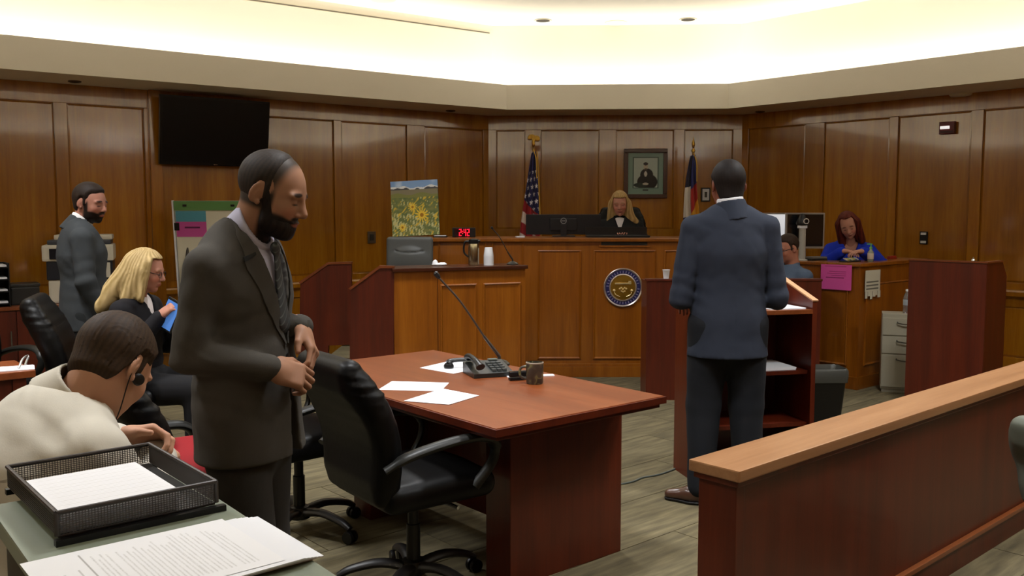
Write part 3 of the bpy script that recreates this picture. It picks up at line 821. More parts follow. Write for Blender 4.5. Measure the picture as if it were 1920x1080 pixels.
# --- reporter's desk behind the podium --------------------------------------------
RDY = 7.35
rx0, rx1 = D(1213, 523, RDY).x, D(1541, 523, RDY).x
RDZ = D(1230, 523, RDY).z
rdesk = thing('reporter_desk', 'plain cherry desk behind the podium where a man sits', 'desk', (rx0, RDY, 0), 0)
part('front_board', rdesk, CH, (0, rx1 - rx0, 0, 0.03, 0, RDZ - 0.02))
part('side_board', rdesk, CH, (0, 0.03, 0.031, 0.30, 0, RDZ - 0.02)); part('side_board', rdesk, CH, (rx1 - rx0 - 0.03, rx1 - rx0, 0.031, 0.30, 0, RDZ - 0.02))
part('desk_top', rdesk, CH, (-0.006, rx1 - rx0 + 0.006, -0.006, 0.09, RDZ - 0.019, RDZ), bev=0.003)
part('work_surface', rdesk, CH, (0.031, rx1 - rx0 - 0.031, 0.031, 0.30, 0.72, 0.75))
c = D(1249, 523, RDY + 0.04)
t = thing('paper_cup', 'small white paper cup on the reporter desk left of the standing man', 'cup', (c.x, RDY + 0.04, RDZ), 0)
m = MB(); m.lathe([(0.022, 0.0005), (0.03, 0.07), (0.032, 0.072), (0.029, 0.07), (0.02, 0.006)], 20); m.build('cup_body', M_PAPER(), t, True)
m = MB(); m.lathe([(0.0305, 0.069), (0.0325, 0.071), (0.0305, 0.073)], 20, caps=False); m.build('lip', M_PAPER(), t, True)

# --- clerk's counter ---------------------------------------------------------------
cc0 = G(1606, 731); CZ = D(1606, 494, cc0.y).z
clerk_desk = thing('clerk_counter', 'honey wood clerk counter with a pink notice on its front', 'counter', (cc0.x, cc0.y, 0), UA)
part('body', clerk_desk, BW, (0, 1.3, 0, 0.03, 0, CZ - 0.03), (0, 0.03, 0.031, 1.05, 0, CZ - 0.03))
part('counter_top', clerk_desk, BW, (-0.02, 1.3, -0.02, 0.30, CZ - 0.03, CZ), (-0.02, 0.30, 0.301, 1.07, CZ - 0.03, CZ), bev=0.006)
part('base_moulding', clerk_desk, BW, (-0.014, 1.3, -0.014, -0.0005, 0, 0.11), (-0.014, -0.0005, 0.0, 1.05, 0, 0.11), bev=0.003)
p = new_obj('panel', mould_panel(0.9, 0.72), BW, clerk_desk); p.location = (0.10, 0.0, 0.2)
p = new_obj('panel', mould_panel(0.85, 0.72), BW, clerk_desk); p.matrix_local = T(0.0, 0.95, 0.2, -math.pi / 2)
UXn = Vector((math.cos(UA), math.sin(UA), 0)); UYn = Vector((-math.sin(UA), math.cos(UA), 0))
def hang(px, py, wpx, hpx, face):
    """centre of a notice on one of the counter's two faces"""
    t = on_line(px, (cc0.x, cc0.y), (cc0.x + face.x, cc0.y + face.y)); P = cc0 + face * t
    return t, D(px, py, P.y).z
PINK = mat('pink_paper', '#d0529a', 0.8, 0.2)
t0, z0 = hang(1606, 545, 0, 0, UYn); t1, z1 = hang(1551, 497, 0, 0, UYn); z1 = min(z1, CZ - 0.03)
nt = thing('pink_notice', 'pink paper notice with dark lines taped to the clerk counter', 'notice', cc0 + UYn * (t0 + 0.015) - UXn * 0.024 + Vector((0, 0, z0)), UA)
NW, NH = 0.29, z1 - z0 + 0.012
part('sheet', nt, PINK, (0.0, 0.0015, 0.0, NW, 0.0, NH))
m = MB()
m.box(-0.0008, -0.0002, 0.07, 0.24, NH * 0.46, NH * 0.50)
for q, (f_, w_) in enumerate(((0.92, 0.2), (0.72, 0.16), (0.64, 0.18), (0.56, 0.14))): m.box(-0.0008, -0.0002, 0.05, 0.05 + w_, NH * f_, NH * (f_ + 0.018))
m.build('printed_lines', mat('print_plum', '#8c1f5e', 0.8), nt)
t2, z2 = hang(1622, 560, 0, 0, UXn); t3, z3 = hang(1650, 505, 0, 0, UXn)
wn = thing('white_notice', 'white paper with torn tabs hanging on the side of the clerk counter', 'notice', cc0 + UXn * t2 - UYn * 0.022 + Vector((0, 0, z2)), UA)
part('sheet', wn, mat('offwhite_paper', '#cfcab8', 0.8, 0.2), (0, t3 - t2, 0, 0.0015, 0.06, z3 - z2))
m = MB()
for q in range(6):
    w_ = (t3 - t2) / 6; m.box(w_ * q + 0.003, w_ * (q + 1) - 0.003, -0.001 - 0.006 * (q % 2), 0.0, (0.0, 0.02, -0.01, 0.01, 0.02, 0.0)[q], 0.0595)
m.build('tear_tab', mat('offwhite_paper', '#cfcab8'), wn)
wn.children[-1]['kind'] = 'stuff'
m = MB()
for q in range(3): m.box(0.02, t3 - t2 - 0.03, -0.0006, -0.0001, 0.075 + 0.03 * q, 0.088 + 0.03 * q)
m.build('printed_lines', mat('print_grey', '#6d6a60', 0.8), wn)

# --- file cabinet, bottle, bin, right-hand enclosure ---------------------------------
fc = G(1650, 735); FW, FH = 0.39, D(1650, 588, fc.y).z
cabt = thing('file_cabinet', 'beige metal file cabinet with three drawers below the clerk counter', 'cabinet', (fc.x, fc.y, 0), math.radians(-20))
BEI = mat('beige_metal', '#a59f8c', 0.5, 0.4)
part('body', cabt, BEI, (0, FW, 0.012, 0.25, 0.03, FH), bev=0.004)
part('plinth', cabt, mat('beige_dark', '#8c8674', 0.5), (0.01, FW - 0.01, 0.02, 0.24, 0.0, 0.0295))
for z0, z1 in ((0.05, 0.335), (0.345, 0.495), (0.505, 0.655)):
    z0 *= FH / 0.69; z1 *= FH / 0.69
    d_ = part('drawer', cabt, BEI, (0.006, FW - 0.006, 0.0, 0.0115, z0, z1), bev=0.003)
    m = MB(); m.tube(spline([(FW / 2 - 0.075, 0.0, z1 - 0.035), (FW / 2 - 0.07, -0.02, z1 - 0.042), (FW / 2, -0.024, z1 - 0.05), (FW / 2 + 0.07, -0.02, z1 - 0.042), (FW / 2 + 0.075, 0.0, z1 - 0.035)], 14), 0.0055, 8)
    m.build('handle', mat('handle_grey', '#55524a', 0.35, metal=0.6), d_, True)
m = MB(); m.lathe([(0.008, 0), (0.008, 0.006), (0.004, 0.007)], 12, T(FW / 2 + 0.03, 0.012, FH - 0.018) @ RX90); m.build('lock', M_CHROME(), cabt, True)
c = D(1700, 583, fc.y + 0.03)
wb = thing('water_bottle', 'clear plastic water bottle standing on the beige file cabinet', 'bottle', (c.x, fc.y + 0.03, FH), 0)
GL = mat('clear_plastic', '#c9cdd0', 0.08, 0.5, trans=0.85)
m = MB(); m.lathe([(0.028, 0.0005), (0.031, 0.006), (0.031, 0.06), (0.028, 0.075), (0.031, 0.09), (0.031, 0.125), (0.026, 0.15), (0.013, 0.178), (0.012, 0.188)], 24); m.build('bottle_body', GL, wb, True)
m = MB(); m.lathe([(0.0315, 0.07), (0.0318, 0.072), (0.0318, 0.115), (0.0315, 0.118)], 24, caps=False); m.build('bottle_label', mat('bottle_label', '#9fa6ab', 0.5), wb, True)
m = MB(); m.lathe([(0.014, 0.1885), (0.014, 0.203), (0.012, 0.205)], 20); m.build('cap', M_PAPER(), wb, True)
bn = Vector((D(1540, 700, 6.3).x, 6.3, 0))
bin_ = thing('waste_bin', 'black waste bin with a loose liner beside the podium', 'bin', bn, 0.1)
def rrect(w, d, r=0.03, n=4):
    o = []
    for cx, cy, a0 in ((w - r, d - r, 0), (-w + r, d - r, 90), (-w + r, -d + r, 180), (w - r, -d + r, 270)):
        for i in range(n + 1):
            a = math.radians(a0 + 90 * i / n); o.append((cx + r * math.cos(a), cy + r * math.sin(a)))
    return o
def tapered(name, secs, material, parent, caps=True, jit=0.0, seed=1):
    m = MB(); bm = m.bm; R = []; rnd = random.Random(seed)
    for w, d, z in secs: R.append([bm.verts.new((x + rnd.uniform(-jit, jit), y + rnd.uniform(-jit, jit), z + rnd.uniform(-jit, jit))) for x, y in rrect(w, d)])
    for a, b in zip(R, R[1:]):
        for i in range(len(a)): bm.faces.new((a[i], a[(i + 1) % len(a)], b[(i + 1) % len(b)], b[i]))
    if caps: bm.faces.new(R[0][::-1])
    return m.build(name, material, parent, True)
tapered('bin_body', [(0.11, 0.085, 0.0), (0.145, 0.11, 0.42), (0.148, 0.113, 0.425), (0.14, 0.105, 0.42), (0.105, 0.08, 0.01)], M_BLACK(), bin_)
tapered('bin_liner', [(0.150, 0.116, 0.36), (0.153, 0.119, 0.40), (0.150, 0.116, 0.44), (0.144, 0.11, 0.455), (0.138, 0.10, 0.43), (0.12, 0.09, 0.30)], mat('bin_liner', '#3b3b36', 0.35), bin_, caps=False, jit=0.006)
eY = 6.6
ec = Vector((D(1851, 491, eY).x, eY)); EZ = D(1851, 491, eY).z
encl = thing('cherry_enclosure', 'tall cherry wood enclosure beside the beige file cabinet, right side', 'enclosure', (ec.x, ec.y, 0), UA)
EW = on_line(1708, (ec.x, ec.y), (ec.x + UYn.x, ec.y + UYn.y)); ED = on_line(1893, (ec.x, ec.y), (ec.x + UXn.x, ec.y + UXn.y))
part('front_board', encl, CH, (0, 0.03, 0.0, EW, 0, EZ - 0.012), bev=0.002)
m = MB(); m.prism([(0.031, 0), (ED, 0), (ED, EZ - 0.12), (ED - 0.09, EZ - 0.012), (0.031, EZ - 0.012)], 0.0, 0.03, Matrix(((1, 0, 0, 0), (0, 0, 1, 0), (0, 1, 0, 0), (0, 0, 0, 1)))); m.build('side_board', CH, encl)
part('top_edge', encl, CT, (-0.006, 0.036, -0.006, EW, EZ - 0.0115, EZ), (0.0365, ED - 0.09, -0.006, 0.036, EZ - 0.0115, EZ))
part('inner_shelf', encl, CH, (0.031, ED - 0.02, 0.031, EW, 0.72, 0.75))
c = D(1827, 488, eY + 0.10)
t = thing('door_bell', 'small silver bell knob on top of the tall cherry enclosure', 'bell', (0, 0, 0), 0)
tk = on_line(1827, (ec.x, ec.y), (ec.x + UYn.x, ec.y + UYn.y)); t.location = (ec.x + UYn.x * tk + UXn.x * 0.015, ec.y + UYn.y * tk + UXn.y * 0.015, EZ)
m = MB(); m.lathe([(0.016, 0.0), (0.016, 0.004), (0.012, 0.014), (0.006, 0.02)], 16); m.build('dome', M_CHROME(), t, True)
m = MB(); m.lathe([(0.004, 0.02), (0.004, 0.028), (0.002, 0.03)], 10); m.build('knob', M_CHROME(), t, True)

# --- chairs ------------------------------------------------------------------------
def curved_back(P):                      # bends a backrest forward at its sides
    return P
def make_chair(name, label, leather, low=False, group='office chairs', wrinkle=True):
    t = thing(name, label, 'chair', (0, 0, 0), 0, group)
    # seat: faces local +y
    so = blob('seat', [RBox((0, 0.0, 0.465), (0.255, 0.25, 0.055), rd=0.05, k=0.02), Ell((0, 0.02, 0.50), (0.2, 0.2, 0.035), k=0.04)], 0.014, leather, t)
    z0, z1 = (0.43, 0.83) if low else (0.44, 0.99)
    H = z1 - z0
    lean = math.radians(12)
    def bpost(V, P):
        return V
    pr = []
    n = 9
    for i in range(n):                   # a padded slab: rounded boxes along a leaning, slightly curved spine
        f = i / (n - 1); z = z0 + 0.07 + f * (H - 0.13)
        y = -0.235 - 0.13 * f * (H / 0.6) + 0.05 * math.sin(f * math.pi)
        w = 0.235 + 0.03 * math.sin(min(1, f * 1.25) * math.pi * 0.5) - (0.05 * max(0, f - 0.8) / 0.2)
        pr.append(RBox((0, y, z), (w, 0.05, 0.075), R=rotx(lean), rd=0.048, k=0.03))
    def wr(V, P):
        x, y, z = P[..., 0], P[..., 1], P[..., 2]
        if not wrinkle: return V
        side = sstep(np.abs(x), 0.15, 0.24) * sstep(z, z0 + H * 0.62, z0 + H * 0.85)
        back = V + 0.05 * np.clip(np.abs(x) - 0.05, 0, 1) ** 2 * 0
        return back + 0.004 * side * np.sin(z * 190 + 1.5 * np.sin(x * 30)) 
    bo = blob('backrest', pr, 0.011, leather, t, post=wr)
    for s in (() if low else (-1, 1)):
        arm = MB(); path = spline([(0.262 * s, -0.27, 0.60), (0.285 * s, -0.18, 0.645), (0.295 * s, 0.0, 0.675), (0.29 * s, 0.14, 0.672), (0.28 * s, 0.205, 0.635), (0.268 * s, 0.20, 0.56), (0.25 * s, 0.13, 0.47)], 26)
        arm.tube(path, [0.030 if 0.1 < i / 26 < 0.72 else 0.022 for i in range(27)], 12, 0.62, up=(0, 0, 1) if False else None)
        arm.build('armrest', mat('arm_pad', '#1c1c1a', 0.42, 0.3, bump=0.1, nscale=60), t, True)
    m = MB(); m.lathe([(0.028, 0.10), (0.028, 0.28), (0.022, 0.281), (0.022, 0.40), (0.09, 0.405), (0.09, 0.415)], 18); m.build('gas_column', M_BLACK(), t, True)
    m = MB(); m.tube([(0.05, 0.02, 0.40), (0.20, 0.05, 0.40), (0.24, 0.06, 0.395)], 0.008, 8); m.build('lever', M_CHROME(), t, True)
    m = MB(); m.lathe([(0.05, 0.075), (0.055, 0.10), (0.045, 0.13), (0.03, 0.135)], 18); m.build('base_hub', M_BLACK(), t, True)
    for i in range(5):
        a = math.radians(72 * i + 20)
        m = MB(); c_, s_ = math.cos(a), math.sin(a)
        m.tube(spline([(0.03 * c_, 0.03 * s_, 0.105), (0.14 * c_, 0.14 * s_, 0.118), (0.25 * c_, 0.25 * s_, 0.095), (0.305 * c_, 0.305 * s_, 0.068)], 10), [0.03, 0.029, 0.028, 0.027, 0.026, 0.025, 0.024, 0.023, 0.022, 0.02, 0.018], 10, 0.7)
        lg = m.build('base_leg', mat('base_dark', '#1b1817', 0.4), t, True)
        m = MB()
        for q in (-1, 1): m.lathe([(0.010, -0.009), (0.028, -0.009), (0.031, 0.0), (0.028, 0.009), (0.010, 0.009)], 16, T(0.305 * c_ + q * 0.016 * -s_, 0.305 * s_ + q * 0.016 * c_, 0.031, a) @ RX90)
        m.build('caster', M_BLACK(), lg, True)
    return t
LEA = M_LEATHER()
def face(dx, dy): return math.atan2(dy, dx) - math.pi / 2
GRY = mat('grey_vinyl', '#4b4c4a', 0.5, 0.4, bump=0.1, nscale=80)
ch = make_chair('office_chair', 'black leather chair in the foreground turned to the counsel table', LEA)
ch.location = (-0.40, 3.58, 0); ch.rotation_euler = (0, 0, face(0.80, 0.60) )
def chair_copy(src, label, x, y, rz, sz=1.0):
    c = copy_tree(src); c.location = (x, y, 0); c.rotation_euler = (0, 0, rz); c.scale = (1, 1, sz); c['label'] = label; return c
chair_copy(ch, 'black leather chair behind the walking man, half hidden', -1.02, 4.25, face(0.75, 0.66))
chair_copy(ch, 'high backed black chair at the left, behind the seated blonde woman', -2.27, 5.06, face(0.92, 0.30), 1.08)
chair_copy(ch, 'black arm chair cut by the left edge of the picture', -3.27, 5.50, face(0.8, -0.5))
lowc = make_chair('office_chair', 'grey chair back cut by the right edge of the picture', mat('grey_green_vinyl', '#575a4f', 0.5, 0.4, bump=0.1, nscale=80), low=True, wrinkle=False)
lowc.scale = (1, 1, 0.9); lowc.location = (2.325, 3.36, 0); lowc.rotation_euler = (0, 0, face(0.9, 0.3))
# witness chair: grey shell with a curved smile line
wc = thing('witness_chair', 'grey chair with a smooth rounded back at the witness stand', 'chair', (D(763, 470, 7.98).x, 7.98, PZ), math.pi, 'office chairs')
def wpost(V, P):
    x, z = P[..., 0], P[..., 2]
    line = z - (0.845 + 1.1 * x * x)
    return V + 0.010 * np.exp(-(line / 0.006) ** 2) * (np.abs(x) < 0.13)
blob('backrest', [RBox((0, -0.22, 0.80), (0.212, 0.03, 0.19), R=rotx(math.radians(6)), rd=0.029, k=0.01), Ell((0, -0.205, 0.76), (0.17, 0.04, 0.13), k=0.03)], 0.009, GRY, wc, post=wpost)
blob('seat', [RBox((0, 0, 0.45), (0.23, 0.23, 0.04), rd=0.035)], 0.014, GRY, wc)
part('back_bracket', wc, M_BLACK(), (-0.04, 0.04, -0.265, -0.245, 0.40, 0.70))
part('bracket_arm', wc, M_BLACK(), (-0.04, 0.04, -0.265, 0.0, 0.385, 0.40))
m = MB(); m.lathe([(0.25, 0.0), (0.25, 0.03), (0.03, 0.06), (0.03, 0.385)], 20); m.build('pedestal', M_BLACK(), wc, True)

# --- left-hand table, credenza, printer ------------------------------------------------
lk = G(67, 694, TZ)
lt = thing('counsel_table', 'cherry table end with papers cut by the left edge of the picture', 'table', (lk.x, lk.y, 0), UA)
part('table_top', lt, CT, (-1.5, 0, 0, 0.42, TZ - 0.035, TZ), bev=0.005)
part('end_panel', lt, CH, (-0.10, -0.04, 0.02, 0.40, 0, TZ - 0.036)); part('modesty_panel', lt, CH, (-1.5, -0.101, 0.03, 0.05, 0.0, TZ - 0.036))
c = G(10, 697, TZ)
t = thing('paper_stack', 'white papers with a silver clip at the left edge of the picture', 'paper', (c.x, c.y + 0.06, TZ), 0.5)
part('sheet', t, M_PAPER(), (-0.10, 0.10, -0.05, 0.08, 0.0003, 0.004)); part('sheet', t, M_PAPER(), (-0.09, 0.095, -0.04, 0.075, 0.0042, 0.007))
m = MB(); m.tube(spline([(0.03, -0.02, 0.008), (0.05, 0.01, 0.05), (0.075, 0.03, 0.06), (0.06, 0.0, 0.02)], 10), 0.006, 8); m.build('clip', M_CHROME(), t, True)
nrm = Vector((WL[1][0] - WL[0][0], WL[1][1] - WL[0][1])).normalized(); nin = Vector((nrm.y, -nrm.x))
wrz_l = math.atan2(nrm.y, nrm.x)
sc0, sc1 = on_line(-80, *WL), on_line(225, *WL)
cp = Vector(WL[0]) + nrm * sc0 + nin * 0.72
cred = thing('credenza', 'cherry credenza along the left wall carrying the printer', 'credenza', (cp.x, cp.y, 0), wrz_l)
CL = sc1 - sc0; CRZ = 0.76
part('carcass', cred, CH, (0, CL, 0.02, 0.58, 0.06, CRZ - 0.03)); part('worktop', cred, CT, (-0.01, CL + 0.01, 0, 0.6, CRZ - 0.029, CRZ), bev=0.004)
part('plinth', cred, M_BLACK(), (0.02, CL - 0.02, 0.05, 0.56, 0, 0.0595))
for q in range(4):
    w_ = CL / 4; d_ = part('door', cred, CH, (w_ * q + 0.004, w_ * (q + 1) - 0.004, 0.0, 0.0195, 0.07, CRZ - 0.04)); part('handle', d_, M_CHROME(), (w_ * q + w_ - 0.05, w_ * q + w_ - 0.04, -0.02, -0.0005, 0.42, 0.56))
def on_cred(px, back=0.3):
    A_ = (cp.x - nin.x * back, cp.y - nin.y * back); s_ = on_line(px, A_, (A_[0] + nrm.x, A_[1] + nrm.y)); return Vector((A_[0] + nrm.x * s_, A_[1] + nrm.y * s_, CRZ))
c = on_cred(150, 0.30)
pr = thing('office_printer', 'cream and dark grey office printer behind the standing man at the left', 'printer', c, wrz_l - 0.25)
CRM = mat('printer_cream', '#c9c3b2', 0.5, 0.4); DKP = mat('printer_dark', '#22242c', 0.4, 0.4)
part('lower_body', pr, CRM, (-0.25, 0.25, -0.22, 0.22, 0.0, 0.20), bev=0.02)
part('paper_bay', pr, DKP, (-0.26, 0.26, -0.23, 0.21, 0.2005, 0.36), bev=0.01)
part('scanner', pr, CRM, (-0.29, 0.27, -0.25, 0.22, 0.3605, 0.50), bev=0.02)
part('lid', pr, mat('printer_lid', '#3a3c42', 0.4), (-0.25, 0.25, -0.2, 0.2, 0.5005, 0.54), bev=0.01)
part('paper_feeder', pr, CRM, (-0.2, 0.26, -0.17, 0.16, 0.5405, 0.585), bev=0.015)
part('control_panel', pr, mat('panel_dark', '#1b1e26', 0.2), (-0.23, -0.10, -0.262, -0.2505, 0.38, 0.47))
part('front_drawer', pr, CRM, (0.06, 0.24, -0.236, -0.2305, 0.215, 0.345), bev=0.004)
c = on_cred(38, 0.25)
t = thing('desk_box', 'dark grey box on the credenza at the far left', 'box', c, wrz_l); part('box_body', t, mat('dark_box', '#1d1b19', 0.5), (-0.11, 0.11, -0.1, 0.1, 0, 0.15), bev=0.012); part('box_lid', t, mat('dark_box_lid', '#2a2724', 0.4), (-0.115, 0.115, -0.105, 0.105, 0.1505, 0.18), bev=0.01)
c = on_cred(-22, 0.2)
t = thing('file_sorter', 'black tray tower with white sheets at the left picture edge', 'sorter', c, wrz_l)
part('frame', t, M_BLACK(), (-0.12, -0.11, -0.14, 0.14, 0, 0.36), (0.11, 0.12, -0.14, 0.14, 0, 0.36), (-0.109, 0.109, 0.13, 0.14, 0, 0.36))
for q in range(4): part('tray', t, M_BLACK(), (-0.109, 0.109, -0.15, 0.129, 0.02 + 0.1 * q, 0.03 + 0.1 * q)); part('sheet', t, M_PAPER(), (-0.10, 0.10, -0.14, 0.12, 0.0305 + 0.1 * q, 0.045 + 0.1 * q))

def make_stool(label, loc, hgt):
    t = thing('stool', label, 'stool', loc, 0, 'plain stools')
    m = MB(); m.lathe([(0.10, hgt - 0.06), (0.17, hgt - 0.055), (0.18, hgt - 0.03), (0.16, hgt), (0.05, hgt + 0.004)], 24); m.build('seat', M_BLACK(), t, True)
    m = MB(); m.lathe([(0.22, 0.0), (0.22, 0.02), (0.03, 0.05), (0.025, hgt - 0.0605)], 24); m.build('pedestal', M_BLACK(), t, True)
    return t
# ------------------------------------------------------------------ prints (flat pictures) as coloured grids
def print_grid(name, w, h, nx, ny, colf, parent, M, rough=0.5, coat=0.0):
    """flat print w x h in the local x-z plane facing -y, coloured by colf(u, v) with v=0 at the bottom"""
    u, v = np.meshgrid(np.linspace(0, 1, nx), np.linspace(0, 1, ny), indexing='ij')
    P = np.stack([u * w, np.zeros_like(u), v * h], -1).reshape(-1, 3)
    i, j = np.meshgrid(np.arange(nx - 1), np.arange(ny - 1), indexing='ij')
    a = (i * ny + j).ravel(); F = np.stack([a, a + ny, a + ny + 1, a + 1], 1)
    c = colf(u.ravel(), v.ravel()); col = np.concatenate([np.where(c <= 0.04045, c / 12.92, ((c + 0.055) / 1.055) ** 2.4), np.ones((len(c), 1))], 1)
    me = np_mesh(name, P, F, col, smooth=False)
    o = new_obj(name, me, mat('print_%d' % int(rough * 100), '#ffffff', rough, 0.3, attr=True, coat=coat), parent)
    o.matrix_local = M
    return o
def rgb(h): h = h.lstrip('#'); return np.array([int(h[i:i + 2], 16) / 255 for i in (0, 2, 4)])
def paint(c, m, h): m = np.clip(m, 0, 1)[:, None]; return c * (1 - m) + rgb(h) * m
def nse(u, v, seed, f):
    return wav(np.stack([u, v, u * 0 + seed * 0.37], -1).astype(f32), seed, f)

# --- television on the left wall
tvs0, tvs1 = on_line(300, *WL), on_line(520, *WL)
A_ = Vector(WL[0]) + nin * 0.16
s0_, s1_ = on_line(302, (A_.x, A_.y), (A_.x + nrm.x, A_.y + nrm.y)), on_line(504, (A_.x, A_.y), (A_.x + nrm.x, A_.y + nrm.y))
tvc = A_ + nrm * (s0_ + s1_) / 2; TVW = s1_ - s0_
z1_, z0_ = D(400, 185, tvc.y).z, D(400, 311, tvc.y).z
tv = thing('wall_television', 'large black television tilted down, high on the left wall', 'television', (tvc.x, tvc.y, z0_), wrz_l)
TM = T(0, 0, 0, 0, math.radians(9))
tw, th = TVW / 2, (z1_ - z0_)
m = MB(); m.box(-tw, tw, 0.0, 0.05, 0, th, TM, bev=0.006); m.build('casing', mat('tv_black', '#0b0a0b', 0.35, 0.3), tv)
m = MB(); m.box(-tw + 0.02, tw - 0.02, -0.002, 0.0, 0.025, th - 0.02, TM); m.build('screen', mat('tv_screen', '#070608', 0.35, 0.25), tv)
m = MB(); m.box(-0.02, 0.02, -0.004, 0.0, 0.008, 0.016, TM); m.build('maker_badge', M_CHROME(), tv)
m = MB(); m.box(-0.15, 0.15, 0.05, 0.14, th * 0.35, th * 0.65, TM); m.build('wall_mount', M_BLACK(), tv)

# --- flip chart on its easel
FY = 8.35
f0, f1, f2 = D(323, 377, FY), D(459, 377, FY), D(327, 640, FY)
fcw, fct = f1.x - f0.x, f0.z
flip = thing('flip_chart', 'flip chart easel with green binder strip and a blue and pink sheet', 'easel', ((f0.x + f1.x) / 2, FY + 0.12, 0), 0)
LM = Matrix.Translation((0, -0.12, fct)) @ Matrix.Rotation(math.radians(6), 4, 'X')
hw = fcw / 2
m = MB(); m.box(-hw, hw, 0.012, 0.030, -0.92, 0.0, LM, bev=0.004); m.build('board', mat('board_grey', '#b9b7ae', 0.5), flip)
m = MB(); m.box(-hw + 0.018, hw - 0.018, 0.0, 0.0115, -0.88, -0.005, LM); m.build('paper_pad', mat('pad_paper', '#d3cdb8', 0.8), flip)
m = MB(); m.box(-hw + 0.012, hw - 0.012, -0.006, -0.0005, -0.085, 0.0, LM); m.build('binder_strip', mat('green_strip', '#5c8a4e', 0.6), flip)
for sx_ in (-1, 1):
    m = MB(); m.box(sx_ * 0.22 - 0.018, sx_ * 0.22 + 0.018, -0.012, -0.0065, -0.05, -0.03, LM, bev=0.002); m.build('clip', M_BLACK(), flip)
m = MB(); m.box(-hw + 0.022, -hw + 0.30, -0.003, -0.0005, -0.19, -0.09, LM); m.build('blue_sheet', mat('blue_card', '#4f93a8', 0.7), flip)
m = MB(); m.box(-hw + 0.022, -hw + 0.30, -0.003, -0.0005, -0.33, -0.1905, LM); m.build('pink_sheet', mat('pink_card', '#bd4a93', 0.7), flip)
m = MB(); m.box(-hw + 0.10, -hw + 0.24, -0.0038, -0.0031, -0.25, -0.235, LM); m.build('marker_line', mat('marker', '#5b1548', 0.7), flip)
m = MB(); m.box(-hw - 0.008, -hw + 0.008, -0.004, 0.02, -0.92, 0.006, LM, bev=0.003); m.build('white_edge', M_PAPER(), flip)
m = MB(); m.box(-hw + 0.004, -hw + 0.05, -0.006, -0.0035, -0.27, -0.20, LM); m.build('black_tab', M_BLACK(), flip)
for sx_ in (-1, 1):
    m = MB(); m.tube([(sx_ * hw * 0.55, 0.0, fct - 0.05), (sx_ * hw * 1.02, -0.26, 0.0)], 0.014, 10); m.build('leg', mat('easel_metal', '#4a4744', 0.4, metal=0.6), flip, True)
m = MB(); m.tube([(0, 0.03, fct - 0.05), (0, 0.5, 0.0)], 0.014, 10); m.build('leg', mat('easel_metal', '#4a4744'), flip, True)
m = MB(); m.box(-hw, hw, -0.06, 0.0, -0.95, -0.93, LM); m.build('pen_tray', mat('easel_metal', '#4a4744'), flip)

# --- canvas photo of a sunflower meadow leaning on the bench
FLW = []
_r = random.Random(5)
for q in range(46): FLW.append((_r.random(), _r.uniform(0.03, 0.66), _r.uniform(0.012, 0.03)))
def meadow(u, v):
    c = np.ones((len(u), 3)) * rgb('#86a8d4')
    c = paint(c, sstep(nse(u * 2, v, 3, 7), -0.1, 0.8) * (v > 0.9), '#dfe6ee')
    ridge = 0.885 + 0.018 * np.sin(u * 9) + 0.012 * np.sin(u * 23 + 1)
    c = paint(c, (v < ridge) * 1.0, '#e6e7e6'); c = paint(c, (v < ridge - 0.03 - 0.015 * np.sin(u * 31)) * 1.0, '#4a4a4e')
    c = paint(c, (v < 0.84) * 1.0, '#857d62'); c = paint(c, (v < 0.76 + 0.02 * np.sin(u * 12)) * 1.0, '#7f8146')
    f_ = v < 0.70
    c = paint(c, f_ * (0.5 + 0.5 * nse(u, v, 7, 45)), '#5c6c40'); c = paint(c, f_ * sstep(nse(u, v, 9, 70), 0.2, 0.8), '#c2c088')
    c = paint(c, f_ * sstep(nse(u, v, 13, 60), 0.45, 0.9), '#d2b23e')
    for (a, b, r) in FLW + [(0.45, 0.52, 0.11), (0.64, 0.37, 0.16), (0.22, 0.16, 0.10)]:
        d = np.hypot((u - a), (v - b) * 1.1); an = np.arctan2(v - b, u - a)
        big = r > 0.05
        pet = r * (0.72 + 0.28 * np.cos(an * (13 if big else 7)))
        c = paint(c, sstep(pet - d, 0, 0.012), '#e9c53c' if big else '#d8b640'); c = paint(c, sstep(r * 0.28 - d, 0, 0.01), '#9a6a12')
    return c
cy = BY + 0.30
c0, c1 = D(736, 442, cy), D(825, 442, cy)
cv = thing('canvas_picture', 'unframed canvas photo of yellow sunflowers under snowy mountains, leaning on the bench', 'picture', (c0.x, cy, BENCH_Z), math.radians(-3))
cw, chh = c1.x - c0.x, (D(780, 340, cy).z - BENCH_Z)
CM = T(0, 0, 0.002, 0, math.radians(-7)) @ Matrix.Rotation(math.radians(-3), 4, 'Y')
m = MB(); m.box(0, cw, 0.0, 0.03, 0, chh, CM); m.build('stretcher', mat('canvas_edge', '#2c2117', 0.8), cv)
print_grid('canvas_print', cw, chh, 120, 135, meadow, cv, CM @ T(0, -0.001, 0), rough=0.6)

